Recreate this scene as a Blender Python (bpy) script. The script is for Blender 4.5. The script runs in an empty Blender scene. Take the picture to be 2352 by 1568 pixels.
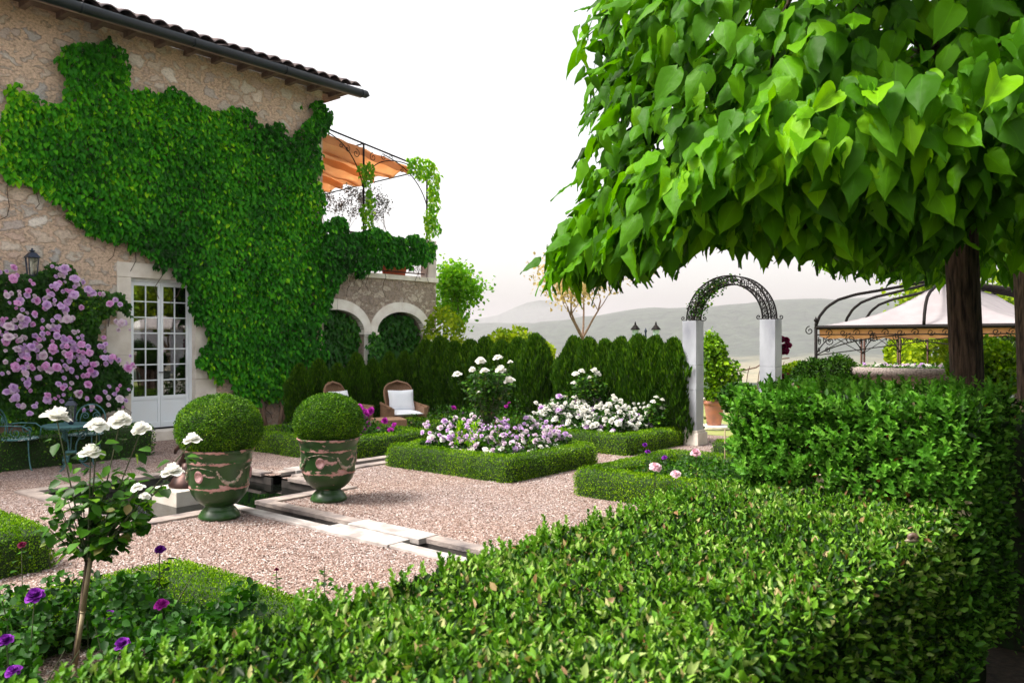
import bpy, bmesh, math, random
import numpy as np
from mathutils import Vector, Matrix, noise
random.seed(7)
RNG = np.random.default_rng(11)
R = math.radians
F = 1850.0; EYE = 1.65
TH = math.atan2(.772, .636)
CT, ST = math.cos(TH), math.sin(TH)
scene = bpy.context.scene
COL = scene.collection

# ---------- coordinates: garden frame (a along the house wall, b towards it) ----------
def ab(a, b, z=0.0): return Vector((a*CT - b*ST, a*ST + b*CT, z))
def toab(x, y): return (x*CT + y*ST, -x*ST + y*CT)
def P(u, v, Y): return Vector(((u-1176)/F*Y, Y, EYE + (784-v)/F*Y))
def G(u, v, z=0.0): return P(u, v, (EYE-z)*F/(v-784))
def onb(u, v, b):
    k = (u-1176)/F; t = b/(-k*ST + CT)
    return (t*(k*CT + ST), EYE + (784-v)/F*t)

# ---------- things ----------
def tag(o, label=None, cat=None, group=None, kind=None):
    if label: o['label'] = label
    if cat: o['category'] = cat
    if group: o['group'] = group
    if kind: o['kind'] = kind
    return o
def thing(name, label, cat, loc=(0,0,0), rz=0.0, group=None):
    o = bpy.data.objects.new(name, None); COL.objects.link(o)
    o.empty_display_size = .1
    o.location = loc; o.rotation_euler = (0, 0, rz)
    return tag(o, label, cat, group)
def copy_tree(o, parent=None, loc=None, rz=None, label=None, group=None, scale=None):
    c = o.copy(); COL.objects.link(c)
    if parent: c.parent = parent
    if loc is not None: c.location = loc
    if rz is not None: c.rotation_euler = (0, 0, rz)
    if scale is not None: c.scale = scale if hasattr(scale, '__len__') else (scale,)*3
    if label: c['label'] = label
    if group: c['group'] = group
    for ch in list(o.children): copy_tree(ch, c)
    return c
def linkmesh(name, me, parent=None, loc=None):
    o = bpy.data.objects.new(name, me); COL.objects.link(o)
    if parent: o.parent = parent
    if loc is not None: o.location = loc
    return o

# ---------- mesh builder ----------
class MB:
    def __init__(s): s.v = []; s.f = []
    def add(s, vs, fs):
        n = len(s.v); s.v += [tuple(p) for p in vs]; s.f += [tuple(i+n for i in f) for f in fs]
    def box(s, c, d, rz=0.0, M=None):
        hx, hy, hz = d[0]/2, d[1]/2, d[2]/2
        vs = []
        for x, y, z in ((-1,-1,-1),(1,-1,-1),(1,1,-1),(-1,1,-1),(-1,-1,1),(1,-1,1),(1,1,1),(-1,1,1)):
            p = Vector((x*hx, y*hy, z*hz))
            if M: p = M @ p
            if rz: p = Vector((p.x*math.cos(rz)-p.y*math.sin(rz), p.x*math.sin(rz)+p.y*math.cos(rz), p.z))
            vs.append(p + Vector(c))
        s.add(vs, [(0,3,2,1),(4,5,6,7),(0,1,5,4),(1,2,6,5),(2,3,7,6),(3,0,4,7)])
    def span(s, x0, x1, y0, y1, z0, z1):
        s.box(((x0+x1)/2, (y0+y1)/2, (z0+z1)/2), (x1-x0, y1-y0, z1-z0))
    def tube(s, pts, r, seg=6, cap=True):
        pts = [Vector(p) for p in pts]; n = len(pts)
        rs = list(r) if hasattr(r, '__len__') else [r]*n
        rings = []; up = None
        for i, p in enumerate(pts):
            t = (pts[min(i+1, n-1)] - pts[max(i-1, 0)])
            if t.length < 1e-9: t = Vector((0,0,1))
            t.normalize()
            if up is None:
                a = Vector((0,0,1)) if abs(t.z) < .9 else Vector((1,0,0))
                up = (a - t*a.dot(t)).normalized()
            else:
                up = (up - t*up.dot(t))
                up = up.normalized() if up.length > 1e-6 else t.orthogonal().normalized()
            w = t.cross(up)
            rings.append([p + (up*math.cos(2*math.pi*k/seg) + w*math.sin(2*math.pi*k/seg))*rs[i] for k in range(seg)])
        vs = [q for ring in rings for q in ring]; fs = []
        for i in range(n-1):
            for k in range(seg):
                k2 = (k+1) % seg
                fs.append((i*seg+k, i*seg+k2, (i+1)*seg+k2, (i+1)*seg+k))
        if cap:
            fs.append(tuple(range(seg-1, -1, -1))); fs.append(tuple((n-1)*seg+k for k in range(seg)))
        s.add(vs, fs)
    def lathe(s, prof, seg=32, c=(0,0,0), cap=True):
        vs = []; n = len(prof)
        for r, z in prof:
            for k in range(seg):
                t = 2*math.pi*k/seg
                vs.append((c[0]+r*math.cos(t), c[1]+r*math.sin(t), c[2]+z))
        fs = [(i*seg+k, i*seg+(k+1)%seg, (i+1)*seg+(k+1)%seg, (i+1)*seg+k) for i in range(n-1) for k in range(seg)]
        if cap:
            fs.append(tuple(range(seg-1, -1, -1))); fs.append(tuple((n-1)*seg+k for k in range(seg)))
        s.add(vs, fs)
    def grid(s, fn, nu, nv):
        vs = [fn(i/nu, j/nv) for j in range(nv+1) for i in range(nu+1)]
        fs = [(j*(nu+1)+i, j*(nu+1)+i+1, (j+1)*(nu+1)+i+1, (j+1)*(nu+1)+i) for j in range(nv) for i in range(nu)]
        s.add(vs, fs)
    def build(s, name, mat, parent=None, smooth=False, bevel=0.0, loc=None):
        me = bpy.data.meshes.new(name); me.from_pydata(s.v, [], s.f); me.validate(); me.update()
        if mat: me.materials.append(mat)
        if bevel:
            bm = bmesh.new(); bm.from_mesh(me)
            bmesh.ops.bevel(bm, geom=[e for e in bm.edges], offset=bevel, segments=2, profile=.6, affect='EDGES')
            bm.to_mesh(me); bm.free()
        if smooth:
            me.polygons.foreach_set('use_smooth', [True]*len(me.polygons))
        return linkmesh(name, me, parent, loc)

def scroll(c, ex, ey, r, turns=1.4, start=0.0, n=22, rmin=.15, sgn=1):
    c = Vector(c); ex = Vector(ex); ey = Vector(ey); out = []
    for i in range(n+1):
        t = i/n; rr = r*(1-(1-rmin)*t); a = start + sgn*2*math.pi*turns*t
        out.append(c + ex*rr*math.cos(a) + ey*rr*math.sin(a))
    return out
def bez(p0, p1, p2, n=10):
    p0, p1, p2 = Vector(p0), Vector(p1), Vector(p2)
    return [p0*(1-t)**2 + p1*2*t*(1-t) + p2*t*t for t in [i/n for i in range(n+1)]]

# ---------- materials ----------
def nodes(name):
    m = bpy.data.materials.new(name); m.use_nodes = True
    nt = m.node_tree; b = nt.nodes['Principled BSDF']
    return m, nt, b
def N(nt, t, **kw):
    n = nt.nodes.new(t)
    for k, v in kw.items():
        if k in n.inputs.keys() if hasattr(n.inputs, 'keys') else False: n.inputs[k].default_value = v
        else: setattr(n, k, v)
    return n
def ramp(nt, stops, src=None):
    r = nt.nodes.new('ShaderNodeValToRGB'); e = r.color_ramp.elements
    while len(e) > 1: e.remove(e[-1])
    e[0].position = stops[0][0]; e[0].color = (*stops[0][1], 1)
    for p, c in stops[1:]:
        q = e.new(p); q.color = (*c, 1)
    if src is not None: nt.links.new(src, r.inputs[0])
    return r
def coords(nt, scale=(1,1,1), kind='Object'):
    tc = nt.nodes.new('ShaderNodeTexCoord'); mp = nt.nodes.new('ShaderNodeMapping')
    mp.inputs['Scale'].default_value = scale
    nt.links.new(tc.outputs[kind], mp.inputs[0]); return mp.outputs[0]
def mat(name, col, rough=.6, col2=None, scale=8., metal=0., bump=0., bscale=40., spec=.5, detail=4., stretch=(1,1,1), lo=.35, hi=.65):
    m, nt, b = nodes(name)
    b.inputs['Roughness'].default_value = rough; b.inputs['Metallic'].default_value = metal
    b.inputs['Specular IOR Level'].default_value = spec
    co = coords(nt, stretch)
    n = N(nt, 'ShaderNodeTexNoise'); n.inputs['Scale'].default_value = scale; n.inputs['Detail'].default_value = detail
    nt.links.new(co, n.inputs['Vector'])
    c2 = col2 or tuple(c*.8 for c in col)
    r = ramp(nt, [(lo, c2), (hi, col)], n.outputs[0]); nt.links.new(r.outputs[0], b.inputs['Base Color'])
    if bump:
        n2 = N(nt, 'ShaderNodeTexNoise'); n2.inputs['Scale'].default_value = bscale; n2.inputs['Detail'].default_value = 5
        nt.links.new(co, n2.inputs['Vector'])
        bp = N(nt, 'ShaderNodeBump'); bp.inputs['Strength'].default_value = bump; bp.inputs['Distance'].default_value = .02
        nt.links.new(n2.outputs[0], bp.inputs['Height']); nt.links.new(bp.outputs[0], b.inputs['Normal'])
    return m
def leafmat(name, stops, trans=.3, rough=.45, spec=.4, tcol=None, veins=False, green=True):
    """per-leaf tint from the 'rnd' attribute; thin leaves let light through"""
    m, nt, b = nodes(name)
    at = N(nt, 'ShaderNodeAttribute'); at.attribute_name = 'rnd'
    if green: stops = [(p, (c[0]*1.35, c[1]*1.55, c[2]*.3) if c[1] > c[0] else c) for p, c in stops]
    r = ramp(nt, stops, at.outputs['Fac'])
    src = r.outputs[0]
    if veins:
        uv = N(nt, 'ShaderNodeAttribute'); uv.attribute_name = 'lx'
        mm = N(nt, 'ShaderNodeMix'); mm.data_type = 'RGBA'; mm.blend_type = 'MULTIPLY'
        rr = ramp(nt, [(0.0, (1.25,1.25,1.1)), (.06, (.95,.95,.95)), (1, (1,1,1))], uv.outputs['Fac'])
        mm.inputs[0].default_value = 1.0
        nt.links.new(src, mm.inputs['A']); nt.links.new(rr.outputs[0], mm.inputs['B']); src = mm.outputs['Result']
        co = coords(nt, (1,1,1)); nz = N(nt, 'ShaderNodeTexNoise'); nz.inputs['Scale'].default_value = 45
        nt.links.new(co, nz.inputs['Vector'])
        bp = N(nt, 'ShaderNodeBump'); bp.inputs['Strength'].default_value = .35; bp.inputs['Distance'].default_value = .006
        nt.links.new(nz.outputs[0], bp.inputs['Height']); nt.links.new(bp.outputs[0], b.inputs['Normal'])
    nt.links.new(src, b.inputs['Base Color'])
    b.inputs['Roughness'].default_value = rough; b.inputs['Specular IOR Level'].default_value = spec*.5
    if trans > 0:
        t = N(nt, 'ShaderNodeBsdfTranslucent')
        mc = N(nt, 'ShaderNodeMix'); mc.data_type = 'RGBA'; mc.blend_type = 'MULTIPLY'; mc.inputs[0].default_value = 1.
        nt.links.new(src, mc.inputs['A']); mc.inputs['B'].default_value = (*(tcol or (1.7, 1.9, .6)), 1)
        nt.links.new(mc.outputs['Result'], t.inputs['Color'])
        mx = N(nt, 'ShaderNodeMixShader'); mx.inputs[0].default_value = trans
        out = nt.nodes['Material Output']
        nt.links.new(b.outputs[0], mx.inputs[1]); nt.links.new(t.outputs[0], mx.inputs[2]); nt.links.new(mx.outputs[0], out.inputs[0])
    return m

# ---------- numpy foliage ----------
def unit(a): return a/np.maximum(np.linalg.norm(a, axis=1, keepdims=True), 1e-9)
# templates: verts (x across, y towards the tip, z normal), quads
T_RH = (np.array([(0,0,0),(.3,.45,.06),(0,1,-.05),(-.3,.45,.06)], float), [(0,1,2,3)])
def tfold(w, droop=.15, fold=.12):
    v = np.array([(0,0,0),(w*.85,.28,fold),(w*.8,.62,fold*.8-droop*.3),(0,1,-droop),(-w*.8,.62,fold*.8-droop*.3),(-w*.85,.28,fold)], float)
    return (v, [(0,1,2,3),(0,3,4,5)])
T_LEAF = tfold(.3); T_OVAL = tfold(.42, .12, .1); T_NARROW = tfold(.2, .1, .08); T_IVY = tfold(.33, .3, .1)
def theart(seed):
    rg = random.Random(seed); rows = 7; vs = []; fs = []; lx = []
    prof = [(-.13,.13),(-.06,.27),(.03,.37),(.14,.425),(.27,.43),(.42,.385),(.57,.30),(.71,.20),(.84,.10),(.94,.035),(1.03,.003)]
    bend = rg.uniform(.2,.8); tw = rg.uniform(-.3,.3); wv = rg.uniform(.015,.06); cup = rg.uniform(-.35,.4)
    side = rg.uniform(-.14,.14)
    for y, w in prof:
        for k, s in enumerate((-1,-.5,0,.5,1)):
            yy = y + (.11 if s == 0 and y < -.1 else .03 if s == 0 and y < 0 else 0) + (.03 if abs(s) == 1 and y < .1 else 0)
            x = s*w + side*y*y
            z = cup*abs(s)*w*1.6 - bend*y*y*.6 + wv*math.sin(y*14+s*3+seed) + tw*s*w*y
            vs.append((x, yy, z)); lx.append(abs(s))
    n = len(prof)
    for i in range(n-1):
        for k in range(4):
            fs.append((i*5+k, i*5+k+1, (i+1)*5+k+1, (i+1)*5+k))
    return (np.array(vs, float), fs, np.array(lx))
HEARTS = [theart(i) for i in range(6)]

def npmesh(name, V, Q, rnd=None, lx=None, smooth=False):
    me = bpy.data.meshes.new(name)
    me.vertices.add(len(V)); me.vertices.foreach_set('co', V.astype(np.float32).ravel())
    k = Q.shape[1]
    me.loops.add(Q.size); me.loops.foreach_set('vertex_index', Q.astype(np.int32).ravel())
    me.polygons.add(len(Q)); me.polygons.foreach_set('loop_start', np.arange(0, Q.size, k, dtype=np.int32))
    if smooth: me.polygons.foreach_set('use_smooth', np.ones(len(Q), bool))
    for nm, ar in (('rnd', rnd), ('lx', lx)):
        if ar is not None:
            at = me.attributes.new(nm, 'FLOAT', 'POINT'); at.data.foreach_set('value', ar.astype(np.float32))
    me.update(); me.validate(); return me
def leafarrays(tpl, Pn, T, Nn, S, rnd):
    v, q = tpl[0], np.array(tpl[1])
    T = unit(T); X = unit(np.cross(T, Nn)); Z = np.cross(X, T)
    n, k = len(Pn), len(v)
    S3 = S if S.ndim == 2 else np.stack([S, S, S], 1)
    L = v[None, :, :]*S3[:, None, :]
    V = Pn[:, None, :] + L[:, :, 0:1]*X[:, None, :] + L[:, :, 1:2]*T[:, None, :] + L[:, :, 2:3]*Z[:, None, :]
    Q = (q[None, :, :] + (np.arange(n)*k)[:, None, None]).reshape(-1, q.shape[1])
    lx = np.tile(tpl[2], n) if len(tpl) > 2 else None
    return V.reshape(-1, 3), Q, np.repeat(rnd, k), lx
def merge(parts):
    Vs, Qs, Rs, Ls, n = [], [], [], [], 0
    for V, Q, r, l in parts:
        Vs.append(V); Qs.append(Q+n); Rs.append(r); Ls.append(l if l is not None else np.ones(len(V))); n += len(V)
    return np.concatenate(Vs), np.concatenate(Qs), np.concatenate(Rs), np.concatenate(Ls)
def leafobj(name, mt, parent, tpl, Pn, T, Nn, S, rnd=None, origin=(0,0,0), smooth=False):
    Pn = Pn - np.array(origin)
    if rnd is None: rnd = RNG.random(len(Pn))
    if isinstance(tpl, list):
        idx = RNG.integers(0, len(tpl), len(Pn)); parts = []
        for i, t in enumerate(tpl):
            k = idx == i
            if k.any(): parts.append(leafarrays(t, Pn[k], T[k], Nn[k], S[k], rnd[k]))
        V, Q, r, l = merge(parts)
    else:
        V, Q, r, l = leafarrays(tpl, Pn, T, Nn, S, rnd)
    me = npmesh(name, V, Q, r, l, smooth); me.materials.append(mt)
    return linkmesh(name, me, parent)
def randn3(n): return unit(RNG.normal(size=(n, 3)))
def nz(p, s=1., off=0.): return noise.noise(Vector((p[0]*s+off, p[1]*s-off, p[2]*s+off*2)))
def nzarr(Pn, s=1., off=0.): return np.array([nz(p, s, off) for p in Pn])

# cores: vertex / quad arrays that leaves are scattered over
def roundbox(x0, x1, y0, y1, z0, z1, r=.05, step=.08, amp=.012, nscale=6.):
    L = (x1-x0, y1-y0, z1-z0); nn = [max(2, int(l/step)) for l in L]
    V = []; Q = []
    def face(ax, sgn):
        u, w = [(1,2),(2,0),(0,1)][ax]
        base = len(V)
        for j in range(nn[w]+1):
            for i in range(nn[u]+1):
                p = [0,0,0]; p[ax] = (x1,y1,z1)[ax] if sgn > 0 else (x0,y0,z0)[ax]
                p[u] = (x0,y0,z0)[u] + L[u]*i/nn[u]; p[w] = (x0,y0,z0)[w] + L[w]*j/nn[w]
                V.append(p)
        for j in range(nn[w]):
            for i in range(nn[u]):
                a = base+j*(nn[u]+1)+i; q = (a, a+1, a+nn[u]+2, a+nn[u]+1)
                Q.append(q if sgn > 0 else q[::-1])
    for ax in (0,1,2):
        for s in (-1,1):
            if ax == 2 and s < 0: continue
            face(ax, s)
    V = np.array(V, float)
    lo = np.array([x0+r, y0+r, z0]); hi = np.array([x1-r, y1-r, z1-r])
    c = np.minimum(np.maximum(V, lo), hi); d = V-c; ln = np.linalg.norm(d, axis=1, keepdims=True)
    V = np.where(ln > 1e-6, c + d/np.maximum(ln, 1e-6)*r, V)
    nv = np.array([[nz(p, nscale, 1), nz(p, nscale, 5), nz(p, nscale, 9)] for p in V])*amp*2
    return V+nv, np.array(Q)
def ellip(c, rad, nu=24, nv=14, amp=.03, ns=3., z0=-1., pw=1.):
    V = []; Q = []
    for j in range(nv+1):
        ph = math.asin(z0) + (math.pi/2 - math.asin(z0))*j/nv
        for i in range(nu):
            t = 2*math.pi*i/nu; d = Vector((math.cos(ph)*math.cos(t), math.cos(ph)*math.sin(t), math.sin(ph)))
            k = 1+amp*2*noise.noise(d*ns+Vector(c))
            V.append((c[0]+d.x*rad[0]*k, c[1]+d.y*rad[1]*k, c[2]+d.z*rad[2]*k))
    for j in range(nv):
        for i in range(nu):
            Q.append((j*nu+i, j*nu+(i+1)%nu, (j+1)*nu+(i+1)%nu, (j+1)*nu+i))
    return np.array(V), np.array(Q)
def joinc(cores):
    Vs, Qs, n = [], [], 0
    for V, Q in cores: Vs.append(V); Qs.append(Q+n); n += len(V)
    return np.concatenate(Vs), np.concatenate(Qs)
def rotab(V): # garden frame to world
    o = V.copy(); o[:,0] = V[:,0]*CT - V[:,1]*ST; o[:,1] = V[:,0]*ST + V[:,1]*CT; return o
def sample(V, Q, n):
    A = V[Q[:,0]]; B = V[Q[:,1]]; C = V[Q[:,2]]; D = V[Q[:,3]]
    nr = np.cross(C-A, D-B); ar = np.linalg.norm(nr, axis=1)/2
    k = RNG.choice(len(Q), n, p=ar/ar.sum()); s = RNG.random((n,1)); t = RNG.random((n,1))
    Pn = (A[k]*(1-s)+B[k]*s)*(1-t) + (D[k]*(1-s)+C[k]*s)*t
    return Pn, unit(nr[k])
def shell(V, Q, n, depth=(-.02,.02), out=.5, up=.3, rand=.6, size=.02, svar=.35):
    Pn, Nn = sample(V, Q, n)
    Pn = Pn + Nn*RNG.uniform(depth[0], depth[1], (n,1))
    T = Nn*out + np.array([0,0,up]) + randn3(n)*rand
    NN = Nn + randn3(n)*.7
    S = size*(1+RNG.uniform(-svar, svar, n))
    return Pn, T, NN, S
def inset(V, d):  # shrink a core around its middle axis a little
    c = (V.max(0)+V.min(0))/2; e = (V.max(0)-V.min(0))/2
    o = V.copy(); o[:,:2] = c[:2] + (V[:,:2]-c[:2])*(1-d/np.maximum(e[:2], .05)); o[:,2] = np.minimum(V[:,2]-d, V[:,2]); return o
def coreobj(name, V, Q, mt, parent, origin):
    me = npmesh(name, V-np.array(origin), Q, smooth=True); me.materials.append(mt); return linkmesh(name, me, parent)
def inpoly(x, y, poly):
    r = np.zeros(len(x), bool); n = len(poly); j = n-1
    for i in range(n):
        xi, yi = poly[i]; xj, yj = poly[j]
        c = ((yi > y) != (yj > y)) & (x < (xj-xi)*(y-yi)/((yj-yi) if yj != yi else 1e-9)+xi)
        r ^= c; j = i
    return r
# ================= camera, light, sky =================
cam_d = bpy.data.cameras.new('camera'); cam = bpy.data.objects.new('camera', cam_d); COL.objects.link(cam)
cam.location = (0, 0, EYE); cam.rotation_euler = (R(90), 0, 0)
cam_d.sensor_width = 36; cam_d.lens = 36*F/2352; cam_d.clip_end = 20000; cam_d.clip_start = .05
cam_d.dof.use_dof = True; cam_d.dof.focus_distance = 6.5; cam_d.dof.aperture_fstop = 6.3
scene.camera = cam
sundir = Vector((-.55, -.08, .83)).normalized()
sl = bpy.data.lights.new('sun', 'SUN'); sun = bpy.data.objects.new('sun', sl); COL.objects.link(sun)
sl.energy = 2.2; sl.angle = R(16); sl.color = (1, .95, .87)
sun.rotation_euler = sundir.to_track_quat('Z', 'Y').to_euler(); sun.location = (0, 0, 60)
w = bpy.data.worlds.new('World'); scene.world = w; w.use_nodes = True
nt = w.node_tree; bg = nt.nodes['Background']
sky = nt.nodes.new('ShaderNodeTexSky'); sky.sky_type = 'NISHITA'; sky.sun_disc = False
sky.sun_elevation = math.asin(sundir.z); sky.sun_rotation = math.atan2(sundir.x, sundir.y)
sky.air_density = 1.3; sky.dust_density = 5.0; sky.ozone_density = 1.0; sky.altitude = 300
hs = nt.nodes.new('ShaderNodeHueSaturation'); hs.inputs['Saturation'].default_value = .25
tn = nt.nodes.new('ShaderNodeMix'); tn.data_type = 'RGBA'; tn.blend_type = 'MULTIPLY'; tn.inputs[0].default_value = 1.; tn.inputs['B'].default_value = (1,.96,.925,1)
nt.links.new(sky.outputs[0], hs.inputs['Color']); nt.links.new(hs.outputs[0], tn.inputs['A']); nt.links.new(tn.outputs['Result'], bg.inputs[0])
bg.inputs[1].default_value = .135
scene.view_settings.view_transform = 'Standard'; scene.view_settings.look = 'None'
scene.view_settings.exposure = 1.38; scene.view_settings.gamma = 1
scene.render.engine = 'CYCLES'

# ================= materials =================
M = {}
GREEN_BOX = [(0,(.022,.055,.002)),(.4,(.06,.125,.005)),(.8,(.125,.21,.008)),(1,(.22,.31,.02))]
M['ball'] = leafmat('box_ball_leaves', [(0,(.01,.035,.001)),(.4,(.03,.085,.003)),(.8,(.075,.16,.006)),(1,(.16,.25,.015))], .15, .5)
M['box'] = leafmat('boxwood_leaves', GREEN_BOX, .25, .4)
M['box_core'] = mat('boxwood_inside', (.02,.05,.006), .9, (.012,.03,.004), 30)  # dark solid core: shade deep among the leaves is put into its colour
M['privet'] = leafmat('privet_leaves', [(0,(.006,.022,.002)),(.28,(.02,.07,.004)),(.5,(.07,.2,.008)),(.72,(.13,.29,.015)),(.88,(.22,.38,.05)),(.93,(.3,.4,.12)),(.96,(.36,.3,.13)),(.985,(.22,.1,.04)),(1,(.42,.34,.2))], .15, .5, .4, green=False)
M['privet_tall'] = leafmat('privet_leaves_lush', [(0,(.008,.03,.002)),(.3,(.035,.12,.007)),(.6,(.09,.27,.022)),(.95,(.2,.43,.05)),(.955,(.28,.1,.03)),(.985,(.3,.09,.03)),(1,(.5,.4,.3))], .18, .5, .45, green=False)
M['privet_core'] = mat('privet_inside', (.018,.045,.01), .9, (.02,.02,.01), 20)  # dark core colour stands for the shade inside the hedge
M['ivy'] = leafmat('creeper_leaves', [(0,(.004,.028,.005)),(.25,(.010,.08,.012)),(.55,(.024,.155,.018)),(.8,(.07,.26,.018)),(1,(.2,.37,.025))], .2, .5, .3)
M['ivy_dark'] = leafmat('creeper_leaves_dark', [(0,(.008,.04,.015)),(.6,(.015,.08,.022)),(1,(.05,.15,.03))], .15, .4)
M['ivy_pale'] = leafmat('vine_leaves_young', [(0,(.04,.12,.015)),(.5,(.1,.22,.03)),(1,(.3,.36,.08))], .45, .45)
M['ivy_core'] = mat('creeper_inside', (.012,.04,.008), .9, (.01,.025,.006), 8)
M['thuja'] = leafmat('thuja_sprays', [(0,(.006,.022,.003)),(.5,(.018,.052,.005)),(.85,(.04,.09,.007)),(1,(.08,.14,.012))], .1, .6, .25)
M['catalpa'] = leafmat('catalpa_leaves', [(0,(.007,.024,.002)),(.45,(.03,.095,.004)),(.8,(.065,.165,.005)),(1,(.12,.24,.009))], .28, .5, .2, (2.3,2.2,.3), True)
M['rose_leaf'] = leafmat('rose_leaves', [(0,(.006,.022,.008)),(.5,(.018,.06,.014)),(.85,(.045,.12,.025)),(.95,(.12,.22,.04)),(1,(.16,.12,.05))], .25, .45, .4)
M['rose_dark'] = leafmat('climbing_rose_leaves', [(0,(.006,.028,.01)),(.6,(.016,.06,.015)),(.93,(.04,.12,.02)),(1,(.14,.24,.03))], .18, .45, .4)
M['tree_green'] = leafmat('tree_leaves_green', [(0,(.05,.13,.02)),(.5,(.1,.22,.03)),(1,(.24,.35,.06))], .4, .5)
M['tree_gold'] = leafmat('tree_leaves_gold', [(0,(.3,.27,.09)),(.5,(.5,.4,.18)),(1,(.65,.54,.32))], .45, .5, .3, (1.3,1.2,.8))
M['tree_lime'] = leafmat('tree_leaves_lime', [(0,(.05,.1,.01)),(.5,(.15,.2,.02)),(1,(.3,.33,.05))], .4, .5, .3, (1.5,1.5,.5))
M['tree_grey'] = leafmat('olive_leaves', [(0,(.12,.12,.12)),(.5,(.2,.2,.19)),(1,(.3,.3,.28))], .3, .5, .3, (1,1,1))
M['bark'] = mat('bark_brown', (.16,.105,.07), .95, (.02,.014,.01), 9, bump=1., bscale=22, stretch=(6,6,.7), detail=8)
M['bark_pale'] = mat('bark_pale', (.33,.22,.15), .9, (.16,.1,.07), 8, bump=.5, stretch=(4,4,1))
M['stem'] = mat('green_stem', (.06,.09,.03), .7, (.05,.045,.02), 20)
M['cane'] = mat('bamboo_cane', (.36,.28,.16), .6, (.2,.15,.08), 12)
def petal(name, c0, c1, c2): return leafmat(name, [(0,c0),(.5,c1),(1,c2)], .3, .55, .2, (1,1,1))
M['p_white'] = petal('white_petals', (.84,.83,.74), (.9,.89,.84), (.93,.93,.9))
M['p_lilac'] = petal('lilac_petals', (.62,.36,.72), (.8,.56,.88), (.9,.78,.93))
M['p_pink'] = petal('pink_lilac_petals', (.68,.25,.62), (.86,.45,.8), (.92,.74,.93))
M['p_pale'] = petal('pale_pink_petals', (.72,.5,.68), (.85,.72,.82), (.9,.85,.88))
M['p_peony'] = petal('peony_petals', (.75,.4,.5), (.85,.58,.66), (.9,.76,.8))
M['p_purple'] = petal('purple_petals', (.1,.01,.2), (.2,.02,.32), (.32,.05,.5))
M['p_magenta'] = petal('magenta_petals', (.3,.01,.25), (.45,.02,.38), (.6,.06,.5))
M['p_dark'] = petal('dark_red_petals', (.06,.004,.02), (.14,.006,.04), (.22,.01,.06))
M['limestone'] = mat('pale_limestone', (.76,.71,.63), .8, (.62,.56,.48), 5, bump=.25, bscale=60, detail=6)
M['arch_stone'] = mat('white_arch_stone', (.88,.85,.79), .8, (.74,.69,.62), 4, bump=.2, bscale=50)
M['coping'] = mat('weathered_coping_stone', (.4,.33,.29), .85, (.13,.11,.11), 4, bump=.5, bscale=60, detail=8, lo=.3, hi=.6)
M['coping_pale'] = mat('pale_coping_stone', (.56,.52,.49), .8, (.3,.26,.24), 5, bump=.3, bscale=60)
M['wet_stone'] = mat('wet_dark_stone', (.07,.06,.055), .5, (.03,.028,.026), 8)
M['marble'] = mat('grey_marble_column', (.42,.44,.48), .5, (.17,.18,.22), 2.6, bump=.1, stretch=(1,1,.45), detail=8, lo=.25, hi=.6)
M['render_pale'] = mat('pale_render', (.74,.66,.64), .8, (.62,.54,.52), 3)
M['paint_door'] = mat('pale_blue_white_paint', (.8,.87,.92), .45, (.8,.85,.88), 3)
M['gutter'] = mat('dark_slate_gutter_metal', (.01,.017,.023), .45, (.007,.012,.016), 3, spec=.3)
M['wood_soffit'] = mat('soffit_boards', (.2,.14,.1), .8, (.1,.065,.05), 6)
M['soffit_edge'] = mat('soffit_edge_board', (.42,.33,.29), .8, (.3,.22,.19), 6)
M['tile'] = mat('old_roof_tiles', (.26,.2,.19), .9, (.09,.075,.08), 7, bump=.6, bscale=30, detail=6)
M['iron'] = mat('black_wrought_iron', (.006,.006,.007), .6, (.012,.008,.006), 20, metal=.0, spec=.12)
M['iron_rust'] = mat('rusty_brown_iron', (.11,.045,.03), .65, (.06,.03,.025), 20, metal=.3)
M['iron_blue'] = mat('dark_blue_painted_iron', (.03,.045,.08), .45, (.02,.03,.05), 10, metal=.3)
M['teal'] = mat('verdigris_painted_metal', (.07,.2,.21), .5, (.03,.1,.11), 25, metal=.2)
M['bronze'] = mat('dark_bronze', (.075,.035,.028), .45, (.03,.015,.014), 12, metal=.6)
M['terracotta'] = mat('terracotta', (.5,.2,.12), .85, (.36,.17,.13), 8, bump=.15)
M['wicker'] = None
M['cushion'] = mat('white_cotton', (.82,.84,.88), .9, (.74,.77,.82), 3, bump=.1, bscale=8)
M['canvas_white'] = mat('off_white_canvas', (.74,.68,.66), .9, (.68,.61,.6), 1.2)
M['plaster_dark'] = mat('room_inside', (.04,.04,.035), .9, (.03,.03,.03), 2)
M['basin'] = mat('speckled_stone_basin', (.36,.3,.27), .9, (.15,.12,.11), 45, bump=.7, bscale=50)
M['basin_body'] = mat('pinkish_stone_bowl', (.42,.3,.25), .85, (.32,.22,.18), 6)
M['soil'] = mat('garden_soil', (.07,.05,.035), .95, (.03,.022,.016), 25, bump=.8)
M['lantern_glass'] = None

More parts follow.
